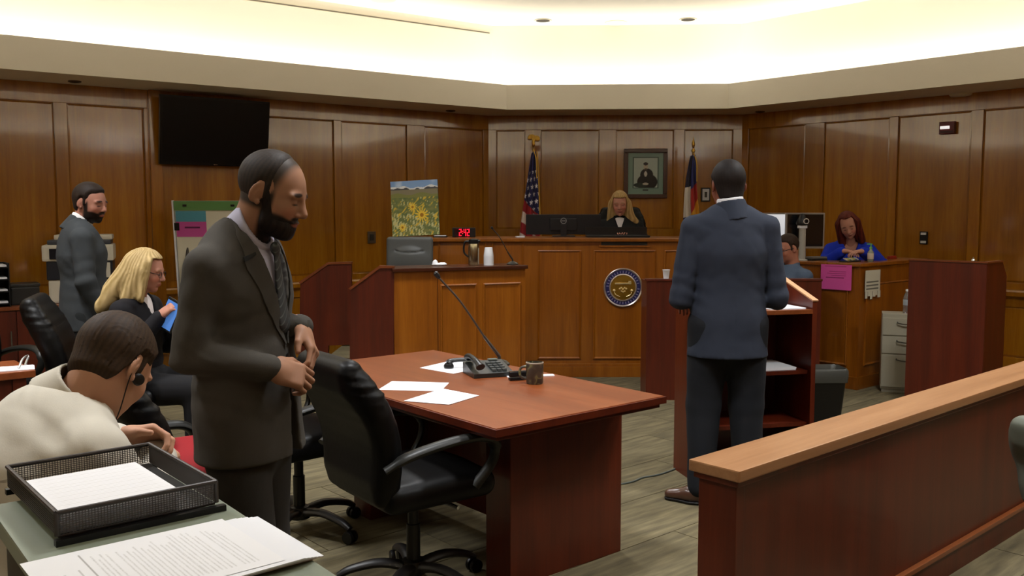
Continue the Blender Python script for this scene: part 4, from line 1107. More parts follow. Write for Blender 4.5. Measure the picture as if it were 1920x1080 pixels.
# --- digital clock
cY = BY + 0.22; c0 = D(848, 442, cY)
ck = thing('digital_clock', 'black digital clock with glowing red digits on the bench ledge', 'clock', (c0.x, cY, BENCH_Z), 0)
ckw = D(891, 442, cY).x - c0.x; ckh = D(870, 427, cY).z - BENCH_Z
part('case', ck, M_BLACK(), (0, ckw, 0, 0.09, 0.0, ckh), bev=0.006)
part('window', ck, mat('clock_window', '#2a0407', 0.2), (0.02, ckw * 0.75, -0.002, 0.0, 0.008, ckh - 0.008))
RED = mat('red_led', '#ff2030', 0.4, emit='#ff1028', estr=3.0)
SEG = {'2': 'abged', '1': 'bc', '4': 'fgbc', '3': 'abgcd'}
m = MB(); x_ = ckw * 0.30; dh = ckh * 0.36; dw = 0.022
for chn in '2:42':
    if chn == ':':
        m.box(x_ - 0.002, x_ + 0.004, -0.005, -0.0025, ckh * 0.36, ckh * 0.44); m.box(x_ - 0.002, x_ + 0.004, -0.005, -0.0025, ckh * 0.58, ckh * 0.66); x_ += 0.012; continue
    zb_ = ckh * 0.14
    for sgm in SEG[chn]:
        bx_ = {'a': (0, dw, 2 * dh - 0.006, 2 * dh), 'g': (0, dw, dh - 0.003, dh + 0.003), 'd': (0, dw, 0, 0.006), 'b': (dw - 0.006, dw, dh, 2 * dh), 'c': (dw - 0.006, dw, 0, dh), 'f': (0, 0.006, dh, 2 * dh), 'e': (0, 0.006, 0, dh)}[sgm]
        m.box(x_ + bx_[0], x_ + bx_[1], -0.005, -0.0025, zb_ + bx_[2], zb_ + bx_[3])
    x_ += dw + 0.010
o_ = m.build('digits', RED, ck); o_['kind'] = 'stuff'
c0 = D(815, 441, cY + 0.05)
t = thing('stapled_papers', 'small dark folder lying flat between the canvas and the clock', 'folder', (c0.x - 0.01, cY + 0.02, BENCH_Z), 0); part('cover', t, mat('dark_folder', '#20160f', 0.5), (0, 0.13, -0.05, 0.10, 0.0005, 0.012)); part('sheet', t, M_PAPER(), (0.01, 0.12, -0.045, 0.09, 0.0122, 0.016))

# --- things on the witness ledge
def on_ledge(px, back=0.12):
    a = Vector((wl.x, wl.y)) + Vector((-math.sin(wrz), math.cos(wrz))) * back
    s_ = on_line(px, (a.x, a.y), (a.x + math.cos(wrz), a.y + math.sin(wrz))); return Vector((a.x + math.cos(wrz) * s_, a.y + math.sin(wrz) * s_, WZ))
STL = mat('steel', '#b3aa90', 0.22, metal=1.0)
c = on_ledge(888); t = thing('vacuum_flask', 'steel vacuum jug with black lid on the witness ledge', 'jug', c, 0)
m = MB(); m.lathe([(0.042, 0.0005), (0.045, 0.01), (0.045, 0.15), (0.038, 0.18)], 24); m.build('jug_body', STL, t, True)
m = MB(); m.lathe([(0.040, 0.1805), (0.043, 0.19), (0.040, 0.215), (0.015, 0.222)], 24); m.build('lid', M_BLACK(), t, True)
m = MB(); m.tube(spline([(-0.038, 0, 0.20), (-0.075, 0, 0.19), (-0.08, 0, 0.11), (-0.044, 0, 0.07)], 14), 0.008, 8); m.build('handle', M_BLACK(), t, True)
m = MB(); m.tube([(0.03, -0.01, 0.2), (0.055, -0.01, 0.205)], [0.012, 0.007], 10); m.build('spout', M_BLACK(), t, True)
c = on_ledge(916); t = thing('cup_stack', 'tall stack of white paper cups upside down on the witness ledge', 'cups', c, 0)
for q in range(7):
    m = MB(); m.lathe([(0.042, 0.0), (0.0425, 0.003), (0.031, 0.075), (0.029, 0.075)], 22, T(0, 0, 0.0005 + 0.012 * q)); m.build('paper_cup', M_PAPER(), t, True)
c = on_ledge(961, 0.10); tip = D(921, 425, c.y - 0.05) - c
goose('gooseneck_microphone', 'thin gooseneck microphone on the witness ledge beside the cups', c, tip, 0.05, 0.004, 0.04, mat('mic_metal', '#2a201a', 0.35))
c = on_ledge(822, 0.16); t = thing('crumpled_tissue', 'crumpled white tissue beside the grey witness chair', 'tissue', c, 0)
blob('tissue_sheet', [Ell((0, 0, 0.012), (0.06, 0.03, 0.012), k=0.01), Ell((-0.03, 0.0, 0.03), (0.02, 0.02, 0.025), R=roty(0.5), k=0.01), Ell((0.03, 0.01, 0.015), (0.035, 0.02, 0.012), k=0.01)], 0.006, M_PAPER(), t, post=lambda V, P: V + 0.004 * wav(P, 4, 140))

# --- judge's bench things
def monitor(name, label, loc, rz, w, h, zlift, back=True, bezel=None, parts=True):
    t = thing(name, label, 'monitor', loc, rz)
    BZ = bezel or M_BLACK()
    m = MB(); m.box(-w / 2, w / 2, 0.0, 0.03, zlift, zlift + h, bev=0.006); m.build('casing', BZ, t)
    m = MB(); m.box(-w / 2 + 0.015, w / 2 - 0.015, -0.002, 0.0, zlift + 0.02, zlift + h - 0.015); m.build('screen', mat('screen_off', '#10131a', 0.15, 0.5), t)
    m = MB(); m.box(-w * 0.18, w * 0.18, 0.03, 0.055, zlift + h * 0.2, zlift + h * 0.8, bev=0.01); m.build('rear_cover', BZ, t)
    m = MB(); m.box(-0.03, 0.03, 0.055, 0.075, 0.012, zlift + h * 0.5, bev=0.005); m.build('stand_neck', BZ, t)
    m = MB(); m.box(-0.11, 0.11, -0.04, 0.14, 0.0, 0.012, bev=0.005); m.build('stand_foot', BZ, t)
    m = MB(); m.lathe([(0.030, 0.0), (0.030, 0.003), (0.024, 0.003), (0.024, 0.0)], 24, T(0, 0.056, zlift + h * 0.68) @ Matrix.Rotation(-math.pi / 2, 4, 'X'), caps=False); m.box(-0.018, 0.018, 0.056, 0.059, zlift + h * 0.68 - 0.004, zlift + h * 0.68 + 0.004)
    m.build('round_emblem', mat('emblem_grey', '#8d8d90', 0.4, metal=0.4), t)
    return t
mY = BY + 0.50
c0, c1 = D(986, 443, mY), D(1126, 443, mY)
monitor('computer_monitor', 'wide black monitor seen from behind on the judge bench', ((c0.x + c1.x) / 2, mY, BENCH_Z - 0.0), math.pi, c1.x - c0.x, D(1050, 402, mY).z - BENCH_Z - 0.02, 0.02, bezel=mat('monitor_black', '#121116', 0.35, 0.4))
lY = BY + 0.30
c0, c1 = D(1098, 444, lY), D(1213, 444, lY)
t = thing('black_laptop', 'low black laptop lying open in front of the judge', 'laptop', ((c0.x + c1.x) / 2, lY, BENCH_Z), math.pi)
lw = (c1.x - c0.x) / 2
part('base', t, M_BLACK(), (-lw, lw, -0.02, 0.2, 0.0005, 0.02), bev=0.003)
m = MB(); m.box(-lw, lw, 0.0, 0.012, 0.0, 0.075, T(0, -0.02, 0.02, 0, math.radians(-2))); m.build('lid', mat('laptop_lid', '#100d0e', 0.35), t)
part('hinge', t, M_CHROME(), (lw * 0.4, lw * 0.8, -0.035, -0.0335, 0.012, 0.018))
c0 = D(975, 443, BY + 0.25); t = thing('paper_slip', 'small white card at the foot of the striped flag on the bench', 'paper', (c0.x, BY + 0.25, BENCH_Z), 0.2, 'loose paper slips'); part('slip', t, M_PAPER(), (-0.04, 0.04, -0.03, 0.03, 0.0005, 0.01))
# judge chair is built with the judge

# --- flags
def flag(name, label, px, ytop, Y, finial, colf, wtop, wbot, ztop, zbot, lean, fringe, seed):
    b = D(px, 400, Y); t = thing(name, label, 'flag', (b.x, Y, 0), 0)
    zt_ = D(px, ytop, Y).z
    m = MB(); m.tube([(0, 0, 0.03), (0, 0, zt_)], 0.013, 10); m.build('pole', mat('flag_pole', '#8a6a2e', 0.35), t, True)
    m = MB(); m.lathe([(0.14, 0.0), (0.14, 0.015), (0.05, 0.04), (0.02, 0.06)], 24); m.build('pole_base', mat('brass', '#b08a3a', 0.3, metal=0.9), t, True)
    if finial == 'eagle':
        blob('finial', [Ell((0, 0, zt_ + 0.03), (0.018, 0.018, 0.03)), Ell((0, 0, zt_ + 0.075), (0.016, 0.014, 0.035), R=roty(0.2)), Ell((-0.035, 0, zt_ + 0.11), (0.03, 0.008, 0.04), R=roty(0.7), k=0.01), Ell((0.04, 0, zt_ + 0.095), (0.034, 0.008, 0.04), R=roty(-0.6), k=0.01), Ell((0.0, 0, zt_ + 0.125), (0.011, 0.011, 0.016), k=0.01)], 0.006, mat('brass', '#b08a3a'), t)
    else:
        m = MB(); m.lathe([(0.02, zt_), (0.022, zt_ + 0.02), (0.008, zt_ + 0.04), (0.014, zt_ + 0.06), (0.02, zt_ + 0.085), (0.006, zt_ + 0.14), (0.002, zt_ + 0.17)], 14); m.build('finial', mat('brass', '#b08a3a'), t, True)
    nu, nv = 70, 170
    u, v = np.meshgrid(np.linspace(0, 1, nu), np.linspace(0, 1, nv), indexing='ij')       # v: 0 top .. 1 bottom
    wv = wtop + (wbot - wtop) * np.clip(v, 0, 1) ** 0.8
    x = 0.018 + lean[0] * v - wv * (1 - u) + 0.012 * np.sin(v * 5 + seed)
    y = -0.02 - 0.028 * np.sin(u * 15 + 1.5 * np.sin(v * 3 + seed)) * (0.4 + 0.6 * v) - 0.02 * v
    z = ztop + (zbot - ztop) * v - 0.05 * (1 - u) * (0.3 + v)
    P = np.stack([x, y, z], -1).reshape(-1, 3)
    i, j = np.meshgrid(np.arange(nu - 1), np.arange(nv - 1), indexing='ij'); a = (i * nv + j).ravel()
    F = np.stack([a, a + nv, a + nv + 1, a + 1], 1)
    c = colf(u.ravel(), v.ravel()); col = np.concatenate([np.where(c <= 0.04045, c / 12.92, ((c + 0.055) / 1.055) ** 2.4), np.ones((len(c), 1))], 1)
    me = np_mesh('flag_cloth', P, F, col)
    o = new_obj('flag_cloth', me, mat('flag_fabric', '#ffffff', 0.75, 0.3, attr=True, sheen=0.2), t)
    sm = o.modifiers.new('thickness', 'SOLIDIFY'); sm.thickness = 0.004
    if fringe:
        q = [(P[(nu - 1) * nv + k_][0] + 0.006, P[(nu - 1) * nv + k_][1] - 0.004, P[(nu - 1) * nv + k_][2]) for k_ in range(0, nv, 6)]
        m = MB(); m.tube(q, 0.009, 6); m.build('gold_fringe', mat('gold_fringe', '#c79a35', 0.7), t, True)
    m = MB(); m.tube(spline([(0.0, -0.02, ztop + 0.02), (0.03, -0.05, ztop - 0.1), (0.035, -0.05, ztop - 0.3)], 8), 0.006, 6); m.build('cord', mat('gold_fringe', '#c79a35'), t, True)
    return t
def usa(u, v):
    c = np.ones((len(u), 3)) * rgb('#e2d3d2')
    k_ = (v * 11.0 + (1 - u) * 1.6 + 0.6 * (u > 0.62)) 
    c = paint(c, (np.floor(k_) % 2 == 0) * 1.0, '#a3202c')
    blue = v < 0.40 + 0.16 * u
    c = paint(c, blue * 1.0, '#232257')
    gx, gy = u * 3.0, v * 15.0
    ix, iy = np.floor(gx), np.floor(gy)
    fx, fy = gx - ix - 0.5, gy - iy - 0.5
    fx = np.where(iy % 2 == 0, fx, np.mod(fx + 1.0, 1.0) - 0.5)
    an = np.arctan2(fy, fx * 1.1); st = 0.27 + 0.10 * np.cos(an * 5 + 1.57)
    c = paint(c, (blue & (v > 0.16)) * sstep(st - np.hypot(fx, fy), 0, 0.08), '#e6e2ea')
    return c
def colo(u, v):
    c = np.ones((len(u), 3)) * rgb('#2b2f6e')
    L_ = u < 0.5
    c = paint(c, L_ * (v < 0.30), '#1c1a33'); c = paint(c, L_ * (v >= 0.30) * (v < 0.58), '#d9d2cb'); c = paint(c, L_ * (v >= 0.58), '#23265c')
    R_ = ~L_
    c = paint(c, R_ * (v > 0.33 - 0.1 * (u - 0.5)), '#b02a2a'); c = paint(c, R_ * (v > 0.50 + 0.25 * (0.75 - u)), '#e0a52a'); c = paint(c, R_ * (v > 0.80), '#b02a2a'); c = paint(c, R_ * (v > 0.88), '#23265c')
    return c
FLY = 10.25
flag('striped_flag', 'striped flag with white stars on blue, eagle topped pole, left behind the bench', 1000, 276, FLY, 'eagle', usa, 0.045, 0.29, D(1000, 284, FLY).z, 0.95, (0.10, 0), True, 1.0)
flag('state_flag', 'draped blue, white, red and yellow flag on a spire topped pole beside the portrait', 1298, 285, FLY, 'spire', colo, 0.05, 0.24, D(1300, 290, FLY).z, 1.05, (0.10, 0), False, 3.0)

# --- portrait on the bench wall
WBd = (Vector(WB[1]) - Vector(WB[0])).normalized(); wbrz = math.atan2(WBd.y, WBd.x)
def on_bench_wall(px, off=0.03):
    a = Vector(WB[0]) + Vector((WBd.y, -WBd.x)) * off; s_ = on_line(px, (a.x, a.y), (a.x + WBd.x, a.y + WBd.y)); return a + WBd * s_
c0, c1 = on_bench_wall(1169), on_bench_wall(1250)
z1_, z0_ = D(1210, 279, c0.y).z, D(1210, 372, c0.y).z
po = thing('framed_portrait', 'dark framed portrait of a seated man in black on a teal mount', 'picture', (c0.x, c0.y, z0_), wbrz)
pw, phh = (c1 - c0).length, z1_ - z0_
fw = 0.05; FRM = mat('frame_walnut', '#4a2412', 0.35, coat=0.2)
for nm, b in (('frame_top', (0, pw, phh - fw, phh)), ('frame_bottom', (0, pw, 0, fw)), ('frame_side', (0, fw, fw + 0.0005, phh - fw - 0.0005)), ('frame_side', (pw - fw, pw, fw + 0.0005, phh - fw - 0.0005))):
    m = MB(); m.box(b[0], b[1], -0.03, 0.012, b[2], b[3], bev=0.008); m.build(nm, FRM, po)
def portrait(u, v):
    c = np.ones((len(u), 3)) * rgb('#86a39a')
    ins = (u > 0.13) & (u < 0.87) & (v > 0.14) & (v < 0.90)
    c = paint(c, ins * 1.0, '#4f655e')
    ins = (u > 0.16) & (u < 0.84) & (v > 0.165) & (v < 0.875)
    c = paint(c, ins * 1.0, '#bfcfca')
    def el(a, b, ra, rb, h, s=0.02): nonlocal c; c = paint(c, sstep(1 - np.hypot((u - a) / ra, (v - b) / rb), 0, s * 4) * ins, h)
    el(0.55, 0.30, 0.30, 0.20, '#241f1c'); el(0.53, 0.47, 0.19, 0.16, '#241f1c'); el(0.35, 0.22, 0.2, 0.06, '#2f3a33')
    el(0.50, 0.49, 0.045, 0.07, '#e0ddd4'); el(0.50, 0.66, 0.065, 0.085, '#c9beb0'); el(0.50, 0.735, 0.07, 0.04, '#221c18'); el(0.505, 0.60, 0.045, 0.03, '#5a4d44')
    el(0.50, 0.25, 0.09, 0.03, '#cfc8bc')
    c = paint(c, ((u > 0.42) & (u < 0.58) & (v > 0.085) & (v < 0.115)) * 1.0, '#23211d')
    return c
print_grid('portrait_print', pw - 2 * fw, phh - 2 * fw, 90, 110, portrait, po, T(fw, -0.012, fw), rough=0.3, coat=0.15)
c0, c1 = on_bench_wall(1314), on_bench_wall(1331)
z1_, z0_ = D(1320, 352, c0.y).z, D(1320, 378, c0.y).z; w_, h_ = (c1 - c0).length, z1_ - z0_
t = thing('framed_certificate', 'tiny black framed picture on the bench wall by the standing man', 'picture', (c0.x, c0.y, z0_), wbrz)
part('frame', t, M_BLACK(), (0, w_, -0.012, 0.01, 0, h_), bev=0.002); part('mount', t, M_PAPER(), (0.014, w_ - 0.014, -0.014, -0.0125, 0.014, h_ - 0.014)); part('print', t, mat('print_dark', '#4b463c', 0.6), (w_ * 0.36, w_ * 0.64, -0.0155, -0.0142, h_ * 0.3, h_ * 0.7))

# --- wall plates and fire signal
def on_right_wall(px, off=0.024):
    d = (Vector(WR[1]) - Vector(WR[0])).normalized(); a = Vector(WR[0]) + Vector((d.y, -d.x)) * off; s_ = on_line(px, (a.x, a.y), (a.x + d.x, a.y + d.y)); return a + d * s_, math.atan2(d.y, d.x)
c, rz_ = on_right_wall(1772); zc = D(1772, 240, c.y).z
t = thing('fire_strobe', 'red fire alarm strobe with a bright white lens high on the right wall', 'alarm', (c.x, c.y, zc), rz_)
part('back_box', t, mat('alarm_red', '#5e1012', 0.4), (-0.075, 0.075, -0.04, 0.0, -0.06, 0.06), bev=0.006)
m = MB()
part('strobe_lens', t, mat('strobe_lens', '#f4efe6', 0.15, emit='#ffffff', estr=0.6), (-0.06, 0.03, -0.055, -0.0405, -0.012, 0.018), bev=0.005)
part('grille', t, mat('alarm_dark', '#2a0708', 0.5), (-0.06, 0.06, -0.043, -0.0402, -0.05, -0.03))
c, rz_ = on_right_wall(1734); zc = D(1734, 446, c.y).z
t = thing('wall_switch', 'black switch plate with two white rockers on the right wall', 'switch', (c.x, c.y, zc), rz_)
part('plate', t, M_BLACK(), (-0.04, 0.04, -0.01, 0.0, -0.065, 0.065), bev=0.003)
for q in (-1, 1): part('rocker', t, M_PAPER(), (-0.028, 0.028, -0.016, -0.0105, 0.042 * q - 0.012, 0.042 * q + 0.012), bev=0.002)
a = Vector(WL[0]) + nin * 0.024; s_ = on_line(696, (a.x, a.y), (a.x + nrm.x, a.y + nrm.y)); c = a + nrm * s_; zc = D(696, 445, c.y).z
t = thing('wall_switch', 'dark bronze switch plate on the left wall by the canvas picture', 'switch', (c.x, c.y, zc), wrz_l)
part('plate', t, mat('bronze', '#5a4733', 0.5), (-0.05, 0.05, -0.008, 0.0, -0.065, 0.065), bev=0.003); part('rocker', t, mat('dark_rocker', '#2a2119', 0.4), (-0.025, 0.025, -0.013, -0.0085, -0.035, 0.035), bev=0.002)

# --- clerk things: monitors, post, sanitizer, keyboard bits
def cnt(x, y): return cc0 + UXn * x + UYn * y + Vector((0, 0, CZ))
c = cnt(0.16, 0.63); zb_ = D(1497, 466, c.y).z - CZ
monitor('computer_monitor', 'flat monitor with a pale bezel between the seated man and the clerk', c, 0.0, 0.36, D(1497, 399, c.y).z - CZ - zb_, zb_, bezel=mat('monitor_grey', '#8c8179', 0.4, 0.4))
c = cnt(0.16, 0.97)
mw = monitor('computer_monitor', 'bright white monitor screen peeking out behind the shoulder of the podium man', c, 0.0, 0.36, D(1444, 399, c.y).z - CZ - zb_, zb_, bezel=mat('monitor_grey', '#8c8179'))
for o_ in mw.children:
    if o_.name.startswith('screen'): o_.data.materials.clear(); o_.data.materials.append(mat('white_screen', '#d9dbe0', 0.3, emit='#e8eaf0', estr=0.5))
c = cnt(0.04, 0.585); zt_ = D(1494, 424, c.y).z - CZ
t = thing('camera_post', 'slim white post with a black camera ball on top behind the seated man', 'camera', c, 0)
m = MB(); m.lathe([(0.05, 0.0), (0.05, 0.010), (0.03, 0.016), (0.03, zt_ - 0.02)], 18); m.build('post', mat('post_grey', '#a9a59c', 0.4), t, True)
m = MB(); m.box(-0.04, 0.035, -0.03, 0.03, zt_ - 0.0195, zt_ + 0.008, bev=0.008); m.build('cap', M_PAPER(), t)
m = MB(); m.lathe([(0.01, 0.0085), (0.05, 0.012), (0.055, 0.03), (0.035, 0.075), (0.02, 0.11), (0.005, 0.115)], 20, T(-0.005, 0, zt_)); m.build('camera_ball', M_BLACK(), t, True)
m = MB(); m.lathe([(0.026, 0), (0.026, 0.004), (0.019, 0.004), (0.019, 0)], 20, T(0.015, -0.052, zt_ + 0.045) @ RX90, caps=False); m.build('lens_ring', mat('lens_ring', '#cfcfcf', 0.3, metal=0.3), t, True)
def on_counter(px, back, face=None):
    a = Vector((cc0.x, cc0.y)) + Vector((UXn.x, UXn.y)) * back[0] + Vector((UYn.x, UYn.y)) * back[1]
    return Vector((a.x, a.y, CZ))
c = Vector((D(1632, 492, 8.05).x, 8.05, CZ))
t = thing('hand_sanitizer', 'pump bottle of hand sanitizer with green pump on the clerk counter', 'bottle', c, 0)
m = MB(); m.lathe([(0.022, 0.0005), (0.026, 0.006), (0.026, 0.085), (0.012, 0.105), (0.011, 0.115)], 20); m.build('bottle_body', mat('gel', '#b9bfa6', 0.1, 0.5, trans=0.6), t, True)
m = MB(); m.lathe([(0.0265, 0.025), (0.0268, 0.026), (0.0268, 0.075), (0.0265, 0.076)], 20, caps=False); m.build('bottle_label', mat('gel_label', '#c9b9a8', 0.6), t, True)
m = MB(); m.lathe([(0.013, 0.1155), (0.013, 0.13), (0.005, 0.135), (0.005, 0.152)], 14); m.box(-0.035, 0.010, -0.007, 0.007, 0.1525, 0.163, bev=0.003); m.build('pump', mat('green_pump', '#5fae52', 0.4), t, True)
c = Vector((D(1672, 495, 8.55).x, 8.55, CZ))
t = thing('red_stapler', 'small red stapler on the clerk counter right of the sanitizer', 'stapler', c, 0.6)
part('base', t, mat('stapler_red', '#9c2a1c', 0.4), (-0.06, 0.06, -0.015, 0.015, 0.0005, 0.010), bev=0.003); part('arm', t, mat('stapler_red', '#9c2a1c'), (-0.06, 0.055, -0.012, 0.012, 0.0105, 0.03), bev=0.005)
c = Vector((D(1528, 494, 8.30).x, 8.30, CZ))
t = thing('book_stack', 'two dark flat books at the left end of the clerk counter', 'books', c, 0.4)
part('book', t, mat('book_black', '#1a1412', 0.5), (-0.09, 0.09, -0.06, 0.06, 0.0005, 0.02)); part('book', t, mat('book_grey', '#6d675f', 0.5), (-0.08, 0.09, -0.055, 0.06, 0.0205, 0.035))
c = Vector((D(1592, 493, 8.02).x, 8.02, CZ))
t = thing('desk_clutter_tray', 'small tray of keys, pens and beads in front of the clerk', 'tray', c, UA)
part('tray_base', t, mat('tray_dark', '#231c1a', 0.5), (-0.10, 0.14, -0.04, 0.04, 0.0005, 0.012), bev=0.003)
for q in range(7):
    m = MB(); m.tube([(-0.09 + 0.032 * q, -0.03 + 0.006 * (q % 3), 0.02), (-0.06 + 0.032 * q, 0.02, 0.032)], 0.006, 6); m.build('pen', mat(('pen_silver', 'pen_gold', 'pen_green')[q % 3], ('#b9b4ae', '#b99c4e', '#8aa05a')[q % 3], 0.4), t, True)

# --- foreground ledge with document tray and papers ------------------------------------
LZ = 1.05
la, lb_ = G(410, 934, LZ), G(632, 1079, LZ)
ldir = (la - lb_).normalized(); lrz = math.atan2(ldir.y, ldir.x)          # local x runs away from the camera along the ledge edge
lnor = Vector((-ldir.y, ldir.x, 0))                                       # to the left
ledge = thing('wall_ledge', 'narrow greenish ledge in the left foreground carrying tray and papers', 'ledge', (lb_.x, lb_.y, 0), lrz)
lx = lambda P: (Vector((P.x, P.y, 0)) - Vector((lb_.x, lb_.y, 0))).dot(ldir)
ly = lambda P: (Vector((P.x, P.y, 0)) - Vector((lb_.x, lb_.y, 0))).dot(lnor)
lw_ = ly(G(28, 1018, LZ))
part('ledge_top', ledge, mat('ledge_green', '#7c8474', 0.45, 0.4, noise=0.05), (-0.55, 0.62, 0.0, lw_, LZ - 0.03, LZ), bev=0.004)
part('ledge_body', ledge, mat('ledge_dark', '#2c2820', 0.6), (-0.55, 0.60, 0.02, lw_ - 0.02, 0.0, LZ - 0.0305))
# document tray
def text_page(seed, top=0.0, lines=True):
    r = np.random.RandomState(seed); L = r.rand(60); S = r.rand(60)
    def f(u, v):
        c = np.ones((len(u), 3)) * rgb('#e3e3e6')
        # u: down the page 0..1, v: across
        n = 44; k_ = u * n; i = np.clip(np.floor(k_).astype(int), 0, 59); fr = k_ - np.floor(k_)
        ink = (fr > 0.35) & (fr < 0.72) & (v > 0.09) & (v < 0.70 + 0.22 * L[i]) & (u > 0.27 + top) & (u < 0.9) & (L[i] > 0.12)
        c = paint(c, ink * (0.16 + 0.10 * nse(u * 3, v, 3, 160)), '#6a6864')
        hd = (fr > 0.3) & (fr < 0.75) & (np.abs(v - 0.5) < 0.10 + 0.06 * S[i]) & (u > 0.05) & (u < 0.2) & (S[i] > 0.4)
        c = paint(c, hd * 0.3, '#6a6864')
        rule = (np.abs(u - 0.245 - top) < 0.004)
        c = paint(c, rule * (v > 0.08) * (v < 0.92) * 0.5, '#6a6864')
        return c
    return f
def ruled(u, v):
    c = np.ones((len(u), 3)) * rgb('#e4e4e8')
    k_ = u * 26; fr = k_ - np.floor(k_)
    return paint(c, (fr > 0.6) * (fr < 0.85) * (v > 0.06) * (v < 0.94) * 0.16, '#7a7672')
def flat_page(name, parent, w, l, colf, M, nx=130, ny=60):
    """page lying flat: local x down the page (length l), local y across (w), facing up"""
    o = print_grid(name, l, w, nx, ny, colf, parent, M @ Matrix.Rotation(-math.pi / 2, 4, 'X'), rough=0.8)
    return o
TRH = 0.048
tfl = G(105, 962, LZ + TRH); TRW = 0.238; trz = UA - 0.02
tray = thing('document_tray', 'black wire mesh document tray with a ruled white sheet on top', 'tray', (tfl.x, tfl.y, LZ), trz)
TRD = 0.315
WIRE = mat('wire_mesh', '#4a4542', 0.45, 0.5, metal=0.3); RIM = mat('tray_rim', '#46413f', 0.4, 0.5, metal=0.3)
def wire(name, ax, n1, n2, L1, L2, M):
    m = MB(); t_ = 0.00055
    for i in range(n1 + 1): x = L1 * i / n1; m.box(x - t_, x + t_, -t_, t_, 0, L2, M)
    for i in range(n2 + 1): z = L2 * i / n2; m.box(0, L1, -t_, t_, z - t_, z + t_, M)
    o = m.build(name, WIRE, tray); o['kind'] = 'stuff'; return o
RZ90 = Matrix.Rotation(math.pi / 2, 4, 'Z')
b0 = 0.014
wire('front_mesh', 0, 54, 10, TRW, TRH - b0, T(0, 0, b0)); wire('back_mesh', 0, 54, 10, TRW, TRH - b0, T(0, TRD, b0))
wire('side_mesh', 0, 72, 10, TRD, TRH - b0, T(0, 0, b0) @ RZ90); wire('side_mesh', 0, 72, 10, TRD, TRH - b0, T(TRW, 0, b0) @ RZ90)
part('side_plate', tray, mat('tray_plate', '#4a4542', 0.5, 0.4, metal=0.2), (TRW - 0.0022, TRW - 0.0012, 0.02, TRD - 0.004, b0, TRH), (0.0012, 0.0022, 0.004, TRD - 0.004, b0, TRH))
tray.children[-1]['kind'] = 'stuff'
for nm, pts in (('rim', [(0, 0, TRH), (TRW, 0, TRH)]), ('rim', [(TRW, 0, TRH), (TRW, TRD, TRH)]), ('rim', [(TRW, TRD, TRH), (0, TRD, TRH)]), ('rim', [(0, TRD, TRH), (0, 0, TRH)]), ('corner_post', [(0, 0, b0), (0, 0, TRH)]), ('corner_post', [(TRW, 0, b0), (TRW, 0, TRH)])):
    m = MB(); m.tube(pts, 0.0035, 8); m.build(nm, RIM, tray, True)
part('floor_plate', tray, mat('tray_floor', '#2a2725', 0.5), (0.002, TRW - 0.002, 0.002, TRD - 0.002, 0.010, 0.0125))
part('base_bar', tray, M_BLACK(), (-0.004, TRW + 0.012, -0.010, 0.002, 0.0, 0.0095)); part('base_bar', tray, M_BLACK(), (-0.004, TRW + 0.012, TRD - 0.006, TRD + 0.006, 0.0, 0.0095))
c_ = tray.matrix_basis
bpy.context.view_layer.update()
stk = thing('paper_stack', 'white papers in the wire tray, ruled sheet on top', 'paper', c_ @ Vector((0.006, 0.008, 0.0132)), trz, 'paper stacks on the ledge')
for q in range(4): part('sheet', stk, M_PAPER(), (0.001 * q, 0.172 + 0.001 * (q % 2), 0.0, 0.20, 0.0083 * q + 0.0002, 0.0083 * (q + 1)))
flat_page('top_sheet', stk, 0.172, 0.20, ruled, T(0.0, 0.20, 0.0338, -math.pi / 2), 140, 12)
# loose stack of pleadings
pa0, pb0 = G(486, 976, LZ), G(606, 1048, LZ)
dl = (pa0 - pb0); drz = math.atan2(dl.y, dl.x)
st2 = thing('paper_stack', 'loose stack of typed pages beside the wire tray', 'paper', (pb0.x, pb0.y, LZ), drz, 'paper stacks on the ledge')
for q in range(6):
    rr = random.Random(q); o_ = part('sheet', st2, M_PAPER(), (0, 0.216, 0, 0.279, 0.0, 0.0018))
    o_.matrix_local = T(-0.003 * q + 0.006, 0.007 * q - 0.004, 0.0003 + 0.002 * q, 0.015 * (q % 3))
flat_page('typed_page', st2, 0.216, 0.279, text_page(3), T(0.0, 0.335, 0.0128, -math.pi / 2), 240, 90)

# --- red folder, floor cable
c = D(352, 850, 2.95)
rf = thing('red_folder', 'bright red folder lying beside the hand of the man in the white shirt', 'folder', (c.x, c.y, c.z - 0.03), 0.5)
REDF = mat('red_vinyl', '#880c18', 0.35, 0.5)
m = MB(); m.box(-0.11, 0.13, -0.12, 0.13, 0.0, 0.012, T(0, 0, 0, 0, math.radians(16)), bev=0.004); m.build('back_cover', REDF, rf)
m = MB(); m.box(-0.11, 0.12, -0.115, 0.12, 0.0, 0.008, T(0.0, 0.0, 0.014, 0.1, math.radians(20)), bev=0.003); m.build('front_cover', REDF, rf)
m = MB(); m.tube(spline([(0.02, -0.10, 0.03), (0.06, -0.06, 0.055), (0.10, 0.0, 0.06), (0.12, 0.06, 0.07)], 12), 0.022, 10, 0.6); m.build('pocket_flap', REDF, rf, True)
path = spline([G(1150, 912), G(1185, 905), G(1205, 897), G(1228, 893), G(1252, 886), G(1290, 870)], 20)
m = MB(); m.tube([Vector((p.x, p.y, 0.005)) for p in path], 0.005, 6)
cb = m.build('floor_cable', mat('cable_grey', '#5d6660', 0.5), None, True); tag(cb, 'thin grey cable running over the carpet to the podium', 'cable')
